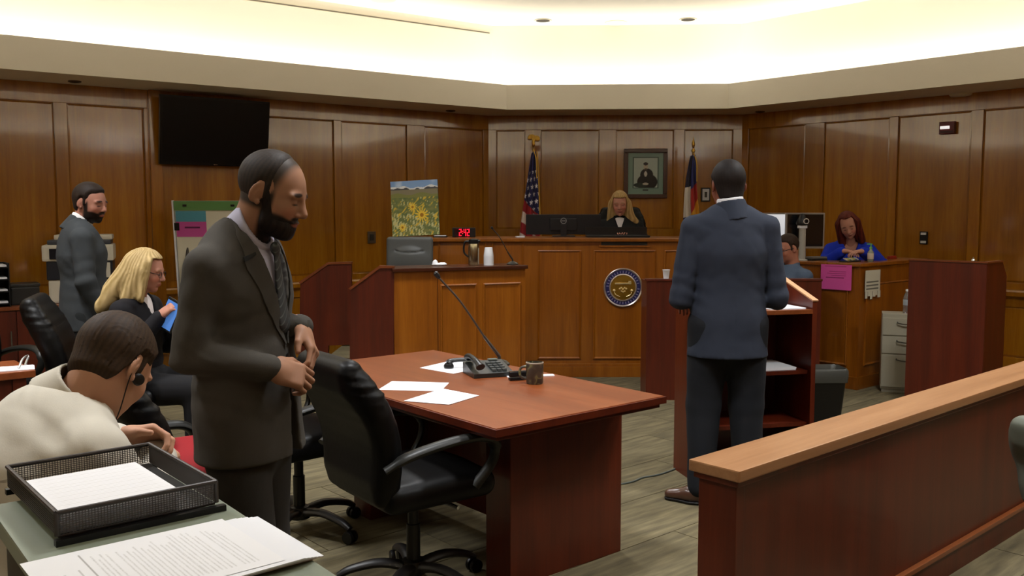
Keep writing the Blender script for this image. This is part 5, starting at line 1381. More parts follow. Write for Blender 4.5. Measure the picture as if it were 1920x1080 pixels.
# ------------------------------------------------------------------ people
def U_(v): v = np.array(v, dtype=np.float64); return v / np.linalg.norm(v)
class Head:
    def __init__(s, c, yaw=0.0, pitch=0.0, roll=0.0, sc=1.0):
        s.c = np.array(c, dtype=np.float64); s.s = sc
        s.R = (rotz(yaw) @ rotx(pitch) @ roty(roll)).astype(np.float64)      # columns: right, forward, up
    def p(s, q): return s.c + s.R @ (np.array(q, dtype=np.float64) * s.s)
    def q(s, P): return ((P - s.c.astype(f32)) @ s.R.astype(f32)) / s.s
    def E(s, p, r, k=0.012, R=None, sub=False): return Ell(s.p(p), np.array(r) * s.s, s.R if R is None else s.R @ R, k * s.s, sub)
    def C(s, a, b, ra, rb, k=0.01, sub=False): return Cone(s.p(a), s.p(b), ra * s.s, rb * s.s, k=k * s.s, sub=sub)
def head_prims(H, neck_to=None, neck_r=0.056, fem=False, ears=True, face=True):
    j = 0.9 if fem else 1.0
    L = [H.E((0, -0.014, 0.036), (0.074, 0.096, 0.086), 0.02), H.E((0, 0.022, -0.012), (0.066 * (0.97 if fem else 1), 0.074, 0.088), 0.03),
         H.E((0, 0.030, -0.070), (0.054 * j, 0.056, 0.042), 0.025), H.E((0, 0.068, -0.098), (0.020 * j, 0.018, 0.016), 0.02),
         H.E((0.036, 0.062, -0.026), (0.026, 0.022, 0.026), 0.02), H.E((-0.036, 0.062, -0.026), (0.026, 0.022, 0.026), 0.02)]
    if face:
        L += [H.C((0, 0.086, 0.014), (0, 0.108, -0.026), 0.0085, 0.0125, 0.012), H.E((0.012, 0.096, -0.033), (0.009, 0.011, 0.007), 0.006), H.E((-0.012, 0.096, -0.033), (0.009, 0.011, 0.007), 0.006)]
        for sx in (-1, 1):
            L += [H.E((0.031 * sx, 0.078, 0.022), (0.026, 0.011, 0.009), 0.014, roty(0.1 * sx)), H.E((0.031 * sx, 0.098, 0.002), (0.017, 0.013, 0.011), 0.012, sub=True), H.E((0.031 * sx, 0.076, 0.001), (0.0145, 0.0125, 0.0125), 0.003)]
        L += [H.E((0, 0.090, -0.056), (0.024, 0.012, 0.006), 0.006), H.E((0, 0.087, -0.067), (0.021, 0.012, 0.007), 0.006), H.E((0, 0.1055, -0.0612), (0.026, 0.008, 0.0012), 0.003, sub=True), H.E((0, 0.092, -0.078), (0.014, 0.008, 0.004), 0.008, sub=True)]
    if ears:
        for sx in (-1, 1):
            L += [H.E((0.077 * sx, -0.016, -0.002), (0.0075, 0.019, 0.031), 0.006, rotz(0.40 * sx) @ rotx(-0.18)), H.E((0.086 * sx, -0.011, 0.003), (0.0055, 0.012, 0.020), 0.003, rotz(0.40 * sx) @ rotx(-0.18), sub=True),
                  H.E((0.080 * sx, -0.012, 0.000), (0.004, 0.004, 0.014), 0.004, rotz(0.4 * sx) @ rotx(-0.5)), H.E((0.078 * sx, -0.004, -0.027), (0.005, 0.008, 0.008), 0.006)]
    if neck_to is not None:
        L += [Cone(H.p((0, -0.028, -0.045)), neck_to, neck_r, neck_r * 1.08, k=0.03)]
    return L
def skin_col(H, base, hand=None, beard=None, stub=0.0, brow='#2a1a12', lip=None, fem=False, cap=None):
    """colours of the skin itself: lips, brows, lashes, shaved beard and scalp"""
    B = np.array(lin(base)[:3])
    def f(P):
        q = H.q(P.astype(f32)).astype(np.float64); x, y, z = q[:, 0], q[:, 1], q[:, 2]
        c = np.tile(B, (len(P), 1)) * (1 + 0.05 * wav(P.astype(f32), 3, 90))[:, None]
        near = (np.abs(x) < 0.11) & (np.abs(y) < 0.15) & (z > -0.15) & (z < 0.15)
        def mix(m, h): nonlocal c; m = (np.clip(m, 0, 1) * near)[:, None]; c = c * (1 - m) + np.array(lin(h)[:3]) * m
        ax = np.abs(x)
        red = sstep(1 - np.hypot((ax - 0.042) / 0.028, (z + 0.03) / 0.026), 0, 0.6) * (y > 0.04)
        c = c * (1 + (np.array([0.10, -0.06, -0.06]) * red[:, None]))
        mix(sstep(1 - np.hypot(x / 0.027, (z + 0.061) / 0.011), 0, 0.4) * (y > 0.07) * 0.8, lip or '#8f4a3c')
        mix(sstep(1 - np.hypot((ax - 0.033) / 0.024, (z - 0.026 + 0.1 * (ax - 0.033)) / 0.0075), 0, 0.4) * (y > 0.05) * (0.7 if fem else 0.95), brow)
        mix(sstep(1 - np.hypot((ax - 0.031) / 0.017, (z + 0.003 + 3.0 * (ax - 0.031) ** 2) / 0.0035), 0, 0.5) * (y > 0.06), '#1c110c')
        mix(sstep(1 - np.hypot((ax - 0.010) / 0.005, (z + 0.038) / 0.003), 0, 0.6) * (y > 0.08) * 0.8, '#4a2018')
        if beard: mix(beard_mask(q) * (ax < 0.072), beard)
        if cap: mix(cap[0](q) * (ax < 0.071), cap[1])
        return np.concatenate([c, np.ones((len(c), 1))], 1)
    return f
def beard_mask(q):
    x, y, z = q[:, 0], q[:, 1], q[:, 2]; ax = np.abs(x)
    jaw = sstep(-z, 0.036, 0.050) * sstep(y, -0.005, 0.012)
    side = sstep(-z, -0.03, 0.0) * sstep(y, 0.0, 0.010) * (1 - sstep(y, 0.028, 0.042)) * (ax > 0.045)
    must = sstep(1 - np.hypot(x / 0.034, (z + 0.047) / 0.011), 0, 0.4) * (y > 0.06)
    cheek = 1 - sstep(1 - np.hypot((ax - 0.030) / 0.040, (z + 0.022) / 0.032), 0.0, 0.25) * (y > 0.03)
    m = np.maximum(np.maximum(jaw * cheek, side), must)
    lips = sstep(1 - np.hypot(x / 0.026, (z + 0.062) / 0.010), 0.05, 0.4) * (y > 0.07)
    return m * (1 - lips)
def hand_prims(W, d, n, side, curl=(0.5, 0.7, 0.5), sc=1.0, thumb=0.5):
    """W wrist, d towards the fingers, n back of the hand; side +1: thumb on d x n"""
    d = U_(d); n = np.array(n, float); n = U_(n - d * (n @ d)); s = np.cross(d, n) * side
    R = np.stack([s, d, n], 1); W = np.array(W, float)
    if np.linalg.det(R) < 0: R = np.stack([-s, d, n], 1)
    L = [Cone(W - d * 0.02, W + d * 0.03, 0.027 * sc, 0.030 * sc, f=n, q=1.35, k=0.015), RBox(W + d * 0.058 * sc, np.array((0.039, 0.042, 0.014)) * sc, R, rd=0.0135 * sc, k=0.02)]
    for i in range(4):
        ln = (0.95, 1.05, 0.98, 0.78)[i] * sc; r = (0.0088, 0.0090, 0.0086, 0.0075)[i] * sc
        p = W + d * (0.094 - (0.0, -0.003, 0.0, 0.006)[i]) * sc + s * (0.030 - 0.0203 * i) * sc - n * 0.001
        a = 0.0
        for q, l in enumerate((0.044, 0.027, 0.021)):
            a += curl[q] * (1 + 0.08 * i); v = d * math.cos(a) - n * math.sin(a)
            e = p + v * l * ln; L.append(Cone(p, e, r * (1 - 0.05 * q), r * (0.95 - 0.08 * q), k=0.006 if q == 0 else 0.002)); p = e
    p = W + d * 0.028 * sc + s * 0.030 * sc - n * 0.006
    v = U_(d * 0.75 + s * (0.75 - thumb * 0.5) - n * 0.45 * thumb)
    e = p + v * 0.045 * sc; L.append(Cone(p, e, 0.0145 * sc, 0.011 * sc, k=0.015))
    v2 = U_(v * 0.7 + d * 0.5 - s * 0.35 * thumb - n * 0.3 * thumb); e2 = e + v2 * 0.032 * sc
    L.append(Cone(e, e2, 0.0108 * sc, 0.008 * sc, k=0.004))
    return L
def merged(name, pieces, material, parent, colf=None, relax=1):
    Ps, Fs, n = [], [], 0
    for prims, h, post in pieces:
        V, lo, hh = field(prims, h, 0.02, post); P, F = nets(V, lo, hh); P = relaxed(P, F, relax)
        Ps.append(P); Fs.append(F + n); n += len(P)
    P, F = np.concatenate(Ps), np.concatenate(Fs)
    return new_obj(name, np_mesh(name, P, F, colf(P) if colf else None), material, parent)
def hair_from(name, H, headp, h, thick, region, color, parent, strand=0.0, col2=None, extra=None, freq=60, taper=False):
    """hair as a shell over the skull inside a region g(q) < 0 of head coordinates"""
    def post(V, P):
        q = H.q(P); g = region(q[..., 0], q[..., 1], q[..., 2]) * H.s
        t = thick(q[..., 0], q[..., 1], q[..., 2]) if callable(thick) else thick
        A = V - t * (0.12 + 0.88 * sstep(-g, 0.0, 0.022)) if taper else V - t
        if strand: A = A + strand * np.sin(np.arctan2(q[..., 0], q[..., 1] + 0.02) * freq + 3 * np.sin(q[..., 2] * 25))
        k = 0.006
        hh = np.maximum(k - np.abs(A - g), 0) / k
        return np.maximum(A, g) + hh * hh * k * 0.25
    prims = headp + (extra or [])
    def cf(P):
        a = np.array(lin(color)[:3]); b = np.array(lin(col2 or color)[:3]); q = H.q(P.astype(f32))
        m = 0.5 + 0.5 * np.sin(np.arctan2(q[:, 0], q[:, 1] + 0.02) * freq * 0.6 + 4 * wav(P.astype(f32), 8, 25) + q[:, 2] * 20)
        m = (m * 0.8 + 0.2 * (0.5 + 0.5 * wav(P.astype(f32), 5, 120)))[:, None]
        return np.concatenate([a * (1 - m) + b * m, np.ones((len(P), 1))], 1)
    V, lo, hh = field(prims, h, 0.05, post)
    P, F = nets(V, lo, hh); P = relaxed(P, F, 1)
    return new_obj(name, np_mesh(name, P, F, cf(P)), mat('hair', '#ffffff', 0.65, 0.2, attr=True, bump=0.2, nscale=200), parent)
SKIN = mat('skin', '#ffffff', 0.58, 0.22, attr=True, sss=0.12, bump=0.06, nscale=250)
def cloth(name, col, rough=0.85, bump=0.25, scale=420, noise=0.08, sheen=0.0): return mat(name, col, rough, 0.25, bump=bump, nscale=scale, noise=noise, sheen=sheen, bdist=0.0015)

def torso_prims(J, g=0.0, k=0.05, w=(0.180, 0.160, 0.180, 0.072), q=1.45, fr=(0, 1, 0)):
    a, b, c, n = J['pel'], J['wai'], J['che'], J['nek']
    L = [Cone(a, b, w[0] + g, w[1] + g, f=fr, q=q, k=k), Cone(b, c, w[1] + g, w[2] + g, f=fr, q=q, k=k)]
    up = np.array(c) + (np.array(n) - np.array(c)) * 0.45
    L.append(Cone(c, up, w[2] + g, w[2] * 0.78 + g, f=fr, q=q, k=k))
    for s in ('R', 'L'):
        S = np.array(J['s' + s]); L.append(Cone(np.array(n) + (S - np.array(n)) * 0.25 - np.array((0, 0, 0.02)), S, w[3] + g * 0.6, w[3] * 0.86 + g * 0.6, k=k))
    return L
def arm_prims(J, s, g=0.0, k=0.035, r=(0.056, 0.046, 0.030), cut=1.0):
    S, E, W = np.array(J['s' + s]), np.array(J['e' + s]), np.array(J['w' + s])
    W2 = E + (W - E) * cut
    return [Cone(S, E, r[0] + g, r[1] + g, k=k), Cone(E, W2, r[1] + g, r[2] + g * 0.8, k=0.02)]
def leg_prims(J, s, g=0.0, k=0.03, r=(0.088, 0.062, 0.042)):
    return [Cone(J['h' + s], J['k' + s], r[0] + g, r[1] + g, k=k), Cone(J['k' + s], J['a' + s], r[1] + g, r[2] + g, k=0.02)]
def inner_body(J, legs=True):
    L = torso_prims(J, -0.012, w=(0.15, 0.13, 0.14, 0.042))
    for s in 'RL':
        L += arm_prims(J, s, -0.014)
        if legs: L += leg_prims(J, s, -0.014)
    return L
def folds(J, amp=0.005, seed=1, elbows=True, waist=None):
    """soft creases around elbows and waist of a garment"""
    def f(P):
        n1 = wav(P, seed, 13); d = amp * 0.30 * n1
        d = d + amp * 0.40 * (0.4 - np.abs(wav(P * np.array((1, 1, 0.6), dtype=f32), seed + 1, 46))) * (0.35 + 0.65 * sstep(wav(P, seed + 7, 9), -0.3, 0.6))
        dg = P @ np.array((38.0, 30.0, 62.0), dtype=f32)
        d = d + amp * 0.16 * np.sin(dg + 4.0 * wav(P, seed + 9, 12)) * sstep(wav(P, seed + 11, 14), -0.1, 0.7)
        d = d - amp * 0.22 * np.exp(-(np.sin(dg * 0.45 + 3.0 * wav(P, seed + 13, 10)) / 0.18) ** 2) * sstep(wav(P, seed + 15, 12), 0.0, 0.6)
        if elbows:
            for s in 'RL':
                E = np.array(J['e' + s], dtype=f32); S = np.array(J['s' + s], dtype=f32)
                r2 = ((P - E) ** 2).sum(-1); ax = (E - S) / np.linalg.norm(E - S)
                d = d + amp * 0.38 * np.exp(-r2 / 0.016) * np.sin((P @ ax) * 85 + 3.5 * wav(P, seed + 3, 11))
        if waist is not None:
            d = d + amp * 0.7 * np.exp(-((P[..., 2] - waist) / 0.08) ** 2) * np.sin(P[..., 2] * 60 + 3.5 * wav(P, seed + 5, 9))
        return d
    return f
def strip(name, bvh, left, right, material, parent, off=0.004, nu=16, nv=8, d=(0, -1, 0), start=0.5, thick=0.003):
    """patch between two polylines (local points), dropped onto a garment along d"""
    def rs(pl):
        pl = [Vector(p) for p in pl]; L = [0.0]
        for a, b in zip(pl, pl[1:]): L.append(L[-1] + (b - a).length)
        o = []
        for i in range(nu):
            t = L[-1] * i / (nu - 1); k = 0
            while k < len(pl) - 2 and L[k + 1] < t: k += 1
            o.append(pl[k].lerp(pl[k + 1], (t - L[k]) / max(L[k + 1] - L[k], 1e-6)))
        return o
    A, B = rs(left), rs(right); d = Vector(d).normalized()
    P = np.zeros((nu, nv, 3)); last = None
    for i in range(nu):
        for j in range(nv):
            p = A[i].lerp(B[i], j / (nv - 1)); h = bvh.ray_cast(p - d * start, d)
            q = h[0] if h[0] is not None else (p if last is None else p + d * (last - p).dot(d))
            last = q
            P[i, j] = q - d * off
    n = nu * nv
    top = P.reshape(-1, 3); bot = top + np.array(d) * thick
    F = []
    for i in range(nu - 1):
        for j in range(nv - 1):
            a = i * nv + j; F.append((a, a + 1, a + nv + 1, a + nv)); F.append((n + a, n + a + nv, n + a + nv + 1, n + a + 1))
    rim = [(i * nv) for i in range(nu)] + [(nu - 1) * nv + j for j in range(1, nv)] + [i * nv + nv - 1 for i in range(nu - 2, -1, -1)] + [j for j in range(nv - 2, 0, -1)]
    for a, b in zip(rim, rim[1:] + rim[:1]): F.append((a, b, n + b, n + a))
    me = np_mesh(name, np.concatenate([top, bot]), np.array(F)); bm = bmesh.new(); bm.from_mesh(me); bmesh.ops.recalc_face_normals(bm, faces=bm.faces); bm.to_mesh(me); bm.free()
    me.shade_smooth(); me.set_sharp_from_angle(angle=math.radians(50))
    return new_obj(name, me, material, parent)
def garment(name, prims, h, material, parent, post=None, relax=1):
    V, lo, hh = field(prims, h, 0.03, post); P, F = nets(V, lo, hh); P = relaxed(P, F, relax)
    o = new_obj(name, np_mesh(name, P, F), material, parent)
    return o, BVHTree.FromPolygons([tuple(p) for p in P], [tuple(int(i) for i in f) for f in F])
def standing(sc=1.0, **kw):
    J = dict(pel=(0, 0, 0.95), wai=(0, 0.0, 1.10), che=(0, -0.005, 1.30), nek=(0, -0.02, 1.475), sR=(0.185, -0.015, 1.415), sL=(-0.185, -0.015, 1.415),
             eR=(0.25, -0.03, 1.15), eL=(-0.25, -0.03, 1.15), wR=(0.24, 0.06, 0.91), wL=(-0.24, 0.06, 0.91),
             hR=(0.092, 0, 0.92), hL=(-0.092, 0, 0.92), kR=(0.105, 0.02, 0.50), kL=(-0.105, 0.02, 0.50), aR=(0.11, -0.02, 0.09), aL=(-0.11, -0.02, 0.09))
    J = {k: np.array(v, float) * sc for k, v in J.items()}
    for k, v in kw.items(): J[k] = np.array(v, float)
    return J
def shoes(J, root, material, yaw=(0.15, -0.15), h=0.006):
    for s, ya in zip('RL', yaw):
        A = J['a' + s]; d = np.array((math.sin(ya), math.cos(ya), 0)); z = np.array((0, 0, 1.0)); b = np.array((A[0], A[1], 0))
        blob('shoe', [Cone(b - d * 0.05 + z * 0.042, b + d * 0.05 + z * 0.045, 0.038, 0.042, k=0.02), Cone(b + d * 0.05 + z * 0.040, b + d * 0.165 + z * 0.030, 0.042, 0.028, k=0.03), Cone(b + z * 0.05, b + z * 0.10, 0.042, 0.040, k=0.02)], h, material, root,
             post=lambda V, P: np.maximum(V, np.maximum(0.014 - P[..., 2], P[..., 2] - 0.105)))
        blob('shoe_sole', [Cone(b - d * 0.05 + z * 0.01, b + d * 0.05 + z * 0.01, 0.043, 0.047, k=0.02), Cone(b + d * 0.05 + z * 0.01, b + d * 0.165 + z * 0.01, 0.047, 0.030, k=0.03)], h, M_BLACK(), root,
             post=lambda V, P: np.maximum(V, np.maximum(0.002 - P[..., 2], P[..., 2] - 0.016)))
def collar_ring(name, J, H, material, parent, h=0.005, r=0.066, up=0.045, zc=None, front=0.0):
    """shirt collar: a band round the neck, dipping at the throat"""
    n = J['nek']; top = H.p((0, -0.03, -0.07)); ax = U_(top - n)
    A = n + ax * 0.0; 
    def post(V, P):
        inner = Cone(A - ax * 0.1, A + ax * 0.2, r - 0.007, r - 0.010)(P)
        t = (P - A.astype(f32)) @ ax.astype(f32)
        fwd = P[..., 1] - A[1]
        cut = np.maximum(t - (up - 0.35 * np.clip(fwd + 0.01, 0, 0.07)), -0.03 - t)
        return np.maximum(np.maximum(V, -inner), cut)
    return blob(name, [Cone(A - ax * 0.06, A + ax * 0.10, r + 0.008, r - 0.003)], h, material, parent, post=post)

# =============== the walking man in the grey suit (foreground) ===============
def smax(a, b, k):
    hh = np.maximum(k - np.abs(a - b), 0) / k
    return np.maximum(a, b) + hh * hh * k * 0.25
def short_hair(root, H, hp2, h, thick, c1, c2, peak=0.03, side=0.022, front=0.03, top=0.07, nape=-0.058, strand=0.0004):
    """cropped hair: hairline at the front, above the ears, down to the nape"""
    def reg(x, y, z):
        yf = front + peak * sstep(z, 0.05, top + 0.03) - side * sstep(np.abs(x), 0.03, 0.065)
        zm = 0.030 + (nape - 0.030) * sstep(-y, 0.015, 0.050)
        sb = np.maximum(np.maximum(np.maximum(np.maximum(y - 0.021, -0.004 - y), -0.016 - z), 0.04 - np.abs(x)), z - 0.045)
        return smax(np.minimum(smax(y - yf, zm - z, 0.012), sb), -0.2 + 0 * z, 0.001)
    return hair_from('hair', H, hp2, h, thick, reg, c1, root, col2=c2, strand=strand, taper=True)
def walking_man():
    root = thing('person', 'bearded man in a dark grey suit and striped tie buttoning his jacket', 'person', (-0.815, 2.75, 0), face(0.98, -0.20))
    J = standing(nek=(0, 0.0, 1.475), che=(0, -0.01, 1.30), wai=(0, 0.0, 1.10), sR=(0.163, -0.030, 1.372), sL=(-0.163, -0.02, 1.372),
                 eR=(0.208, -0.058, 1.130), wR=(0.140, 0.150, 1.085), eL=(-0.225, -0.02, 1.15), wL=(-0.06, 0.155, 1.178),
                 kR=(0.10, 0.06, 0.50), aR=(0.11, -0.06, 0.09), kL=(-0.10, 0.0, 0.50), aL=(-0.11, 0.05, 0.09))
    H = Head((0.0, 0.100, 1.588), 0.05, math.radians(-20), 0.0, 1.03)
    hp = head_prims(H, neck_to=(0, 0.005, 1.44), neck_r=0.058)
    inner = inner_body(J)
    rh = hand_prims(J['wR'], (-0.55, 0.62, -0.30), (0.55, 0.45, 0.45), -1, (0.55, 0.9, 0.6), 1.05, 0.7)
    lh = hand_prims(J['wL'], (0.35, 0.55, -0.70), (-0.35, 0.8, 0.45), 1, (0.55, 0.8, 0.5), 1.02, 0.7)
    arm = lambda s: [Cone(J['e' + s] + (J['w' + s] - J['e' + s]) * 0.6, J['w' + s], 0.036, 0.028, k=0.02)]
    scalp = lambda q: (sstep(q[:, 2] + 0.55 * (-q[:, 1] - 0.0), 0.075, 0.115) * 0.5 + sstep(-q[:, 1] + 0.25 * q[:, 2], -0.04, -0.01) * sstep(q[:, 2] + 0.9 * q[:, 1] * 0, -0.055, -0.035)) * (q[:, 1] < 0.06)
    HB(root, H, J, 'x') if False else merged('body', [(hp, 0.0032, None), (inner, 0.012, None), (rh + arm('R'), 0.0032, None), (lh + arm('L'), 0.0032, None)], SKIN, root,
           skin_col(H, '#8d664f', beard='#1a1310', brow='#1a100c', lip='#7d4136', cap=(scalp, '#31261c')))
    # cropped hair: thin shell, receding at the forehead
    hp2 = head_prims(H, ears=False, face=False)
    short_hair(root, H, hp2, 0.004, 0.0045, '#1d1713', '#2b2119', front=0.020, top=0.085, peak=0.004, side=0.0)
    hair_from('beard', H, head_prims(H, ears=False, face=False), 0.0035, lambda x, y, z: 0.0025 + 0.006 * sstep(-z, 0.03, 0.09), lambda x, y, z: np.minimum(np.maximum(np.maximum(z - (0.022 - 0.078 * sstep(y, 0.014, 0.052)), -0.002 - y), -0.128 - z), np.maximum(np.hypot(x / 3.2, z + 0.0455) - 0.0065, 0.07 - y)), '#130e0c', root, col2='#1f1612', strand=0.0005, taper=True)
    SUIT = cloth('grey_suit', '#3a3630')
    sp = torso_prims(J, 0.012, w=(0.170, 0.156, 0.166, 0.056), q=1.36)
    for s in 'RL': sp += arm_prims(J, s, 0.014, cut=0.97, r=(0.047, 0.041, 0.031), k=0.018)
    sp += [Cone((0, 0.01, 0.74), (0, 0.005, 1.0), 0.214, 0.196, f=(0, 1, 0), q=1.38, k=0.05)]
    fo = folds(J, 0.013, 2)
    def jp(V, P):
        x, y, z = P[..., 0], P[..., 1], P[..., 2]
        V = V + fo(P)
        V = np.maximum(V, 0.800 - 0.02 * np.abs(x) - z)
        w = np.clip((z - 1.145) / 0.36, 0, 1) * 0.095                       # V of the jacket opening
        ved = np.minimum(np.minimum(w - np.abs(x), y - 0.03), (z - 1.145)) * 0.8
        V = np.maximum(V, ved)
        lowv = np.minimum(np.minimum(0.012 + 0.09 * np.clip(1.02 - z, 0, 1) - np.abs(x + 0.01), y - 0.05), 1.02 - z) * 0.8   # open skirts below the button
        V = np.maximum(V, lowv)
        nk = Cone((0, 0.005, 1.43), (0, 0.07, 1.56), 0.080, 0.078)(P)
        return np.maximum(V, -nk)
    jk, bv = garment('jacket', sp, 0.0065, SUIT, root, jp)
    SH = cloth('lilac_shirt', '#aaa8bb', 0.8, 0.1, 500, 0.03)
    shp = torso_prims(J, -0.004, w=(0.164, 0.150, 0.160, 0.050), q=1.38)
    blob('shirt', shp, 0.009, SH, root, post=lambda V, P: np.maximum(np.maximum(V, 0.98 - P[..., 2]), -Cone((0, 0.01, 1.45), (0, 0.06, 1.56), 0.060, 0.058)(P)))
    # shirt collar leaves
    n0 = J['nek']
    def cpost(V, P):
        ax = U_(np.array((0, 0.10, 0.10))).astype(f32); A = np.array((0, 0.012, 1.462), dtype=f32)
        t = (P - A) @ ax; fwd = (P[..., 1] - 0.01)
        inner = Cone((0, -0.025, 1.415), (0, 0.10, 1.56), 0.062, 0.059)(P)
        return np.maximum(np.maximum(V, -inner), np.maximum(t - (0.074 - 0.60 * np.clip(fwd, 0, 0.1)), -0.060 - t))
    blob('shirt_collar', [Cone((0, -0.025, 1.415), (0, 0.10, 1.56), 0.090, 0.066)], 0.004, SH, root, post=cpost)
    bs = None
    TIE = NT('striped_tie'); tc = TIE.n('ShaderNodeTexCoord'); wv = TIE.n('ShaderNodeTexWave', wave_type='BANDS', bands_direction='DIAGONAL'); wv.inputs['Scale'].default_value = 14
    TIE.l(tc.outputs['Object'], wv.inputs['Vector']); TIE.l(TIE.ramp(wv.outputs['Fac'], [(0.4, lin('#1b1d20')), (0.6, lin('#4f5552')), (0.8, lin('#1f2225'))]), TIE.b.inputs['Base Color']); TIE.b.inputs['Roughness'].default_value = 0.5
    blob('necktie', [Ell((0, 0.104, 1.425), (0.019, 0.014, 0.021), k=0.01), Cone((0, 0.108, 1.41), (0, 0.128, 1.20), 0.016, 0.034, f=(0, 1, 0.05), q=3.0, k=0.01)], 0.004, TIE.m, root)
    LAP = SUIT
    for s in (1, -1):
        strip('lapel', bv, [(0.050 * s, 0, 1.515), (0.085 * s, 0, 1.475), (0.070 * s, 0, 1.38), (0.036 * s, 0, 1.25), (0.004 * s, 0, 1.14)], [(0.075 * s, 0, 1.515), (0.118 * s, 0, 1.462), (0.132 * s, 0, 1.375), (0.095 * s, 0, 1.27), (0.010 * s, 0, 1.135)], LAP, root, off=0.006, nu=22, nv=7)
    strip('lapel_notch', bv, [(0.098 * 1, 0, 1.418), (0.134, 0, 1.404)], [(0.098, 0, 1.410), (0.134, 0, 1.390)], mat('seam_dark', '#0d0c0b', 0.9), root, off=0.009, nu=5, nv=3)
    for z in (1.10, 0.995):
        m = MB(); m.lathe([(0.010, 0), (0.010, 0.003), (0.004, 0.004)], 14, T(0.004, 0.15, z) @ Matrix.Rotation(-math.pi / 2, 4, 'X')); b_ = m.build('button', M_BLACK(), root, True)
        h = bv.ray_cast(Vector((0.012, 0.6, z)), Vector((0, -1, 0)))
        if h[0] is not None: b_.location = (0, h[0].y - 0.15, 0)
    TR = cloth('grey_trousers', '#292623')
    tp = [Cone((0, 0, 0.95), (0, 0, 0.86), 0.165, 0.168, f=(0, 1, 0), q=1.35, k=0.04)]
    for s in 'RL': tp += leg_prims(J, s, 0.012, k=0.04)
    garment('trousers', tp, 0.010, TR, root, lambda V, P: V + 0.004 * wav(P, 6, 18) + 0 * P[..., 0])
    shoes(J, root, mat('black_shoe', '#141110', 0.3))
    return root
walking_man()

# =============== the man in the blue-grey suit at the podium (seen from behind) ===============
def suit_back(root, J, H, suit, trouser, shirt, h, hem, skin, hairc, hairc2, hands, fold=0.009, lapels=False, seed=3, hair_kw=None, thick=0.010, beard=None, brow='#1a100c'):
    hp = head_prims(H, neck_to=tuple(J['nek'] + np.array((0, 0.0, -0.03))))
    pcs = [(hp, h * 0.62, None), (inner_body(J), 0.014, None)]
    for s, (d, n, sd) in hands.items():
        pcs.append((hand_prims(J['w' + s], d, n, sd) + [Cone(J['e' + s] + (J['w' + s] - J['e' + s]) * 0.6, J['w' + s], 0.036, 0.028, k=0.02)], h * 0.7, None))
    merged('body', pcs, SKIN, root, skin_col(H, skin, beard=beard, brow=brow))
    short_hair(root, H, head_prims(H, neck_to=tuple(J['nek'] + np.array((0, 0.0, -0.03))), ears=False, face=False), h * 0.65, thick, hairc, hairc2, **(hair_kw or {}))
    sp = torso_prims(J, 0.014, w=(0.178, 0.156, 0.180, 0.062), q=1.40)
    for s in 'RL': sp += arm_prims(J, s, 0.014, cut=0.95, r=(0.052, 0.044, 0.033), k=0.016)
    sp += [Cone((0, 0.0, hem - 0.05), (0, 0.0, hem + 0.2), 0.216, 0.184, f=(0, 1, 0), q=1.35, k=0.05)]
    fo = folds(J, fold, seed); n0 = J['nek']; top = H.p((0, -0.02, -0.07))
    def jp(V, P):
        x, y, z = P[..., 0], P[..., 1], P[..., 2]
        V = V + fo(P)
        V = V + 0.004 * np.exp(-(x / 0.004) ** 2) * (y < 0) * (z < hem + 0.30)          # centre back seam and vent
        V = np.maximum(V, hem - z)
        w = np.clip((z - 1.145) / 0.36, 0, 1) * 0.095
        V = np.maximum(V, np.minimum(np.minimum(w - np.abs(x), y - 0.03), (z - 1.145)) * 0.8)
        return np.maximum(V, -Cone(n0 - np.array((0, 0, 0.02)), top, 0.066, 0.062)(P))
    jk, bv = garment('jacket', sp, h, suit, root, jp)
    ax = U_(top - n0)
    def cpost(V, P):                                                                     # jacket collar hugging the neck
        inner = Cone(n0 - ax * 0.1, n0 + ax * 0.2, 0.070, 0.067)(P); t = (P - n0.astype(f32)) @ ax.astype(f32)
        return np.maximum(np.maximum(V, -inner), np.maximum(t - (0.042 - 0.5 * np.clip(P[..., 1] - n0[1], -0.02, 0.2)), -0.055 - t))
    blob('jacket_collar', [Cone(n0 - ax * 0.09, n0 + ax * 0.08, 0.108, 0.072)], h * 0.7, suit, root, post=cpost)
    shp = torso_prims(J, -0.004, w=(0.168, 0.158, 0.174, 0.054), q=1.42)
    blob('shirt', shp, h * 1.3, shirt, root, post=lambda V, P: np.maximum(np.maximum(V, hem + 0.15 - P[..., 2]), -Cone(n0 - ax * 0.05, n0 + ax * 0.2, 0.060, 0.058)(P)))
    collar_ring('shirt_collar', J, H, shirt, root, 0.0032, r=0.068, up=0.072)
    tp = [Cone(J['pel'], J['pel'] - np.array((0, 0, 0.09)), 0.165, 0.168, f=(0, 1, 0), q=1.35, k=0.04)]
    for s in 'RL': tp += leg_prims(J, s, 0.028, k=0.03)
    garment('trousers', tp, h * 1.3, trouser, root, lambda V, P: np.maximum(V + 0.005 * wav(P, seed + 4, 15) * (P[..., 2] < 0.7), 0.045 - P[..., 2]))
    return bv
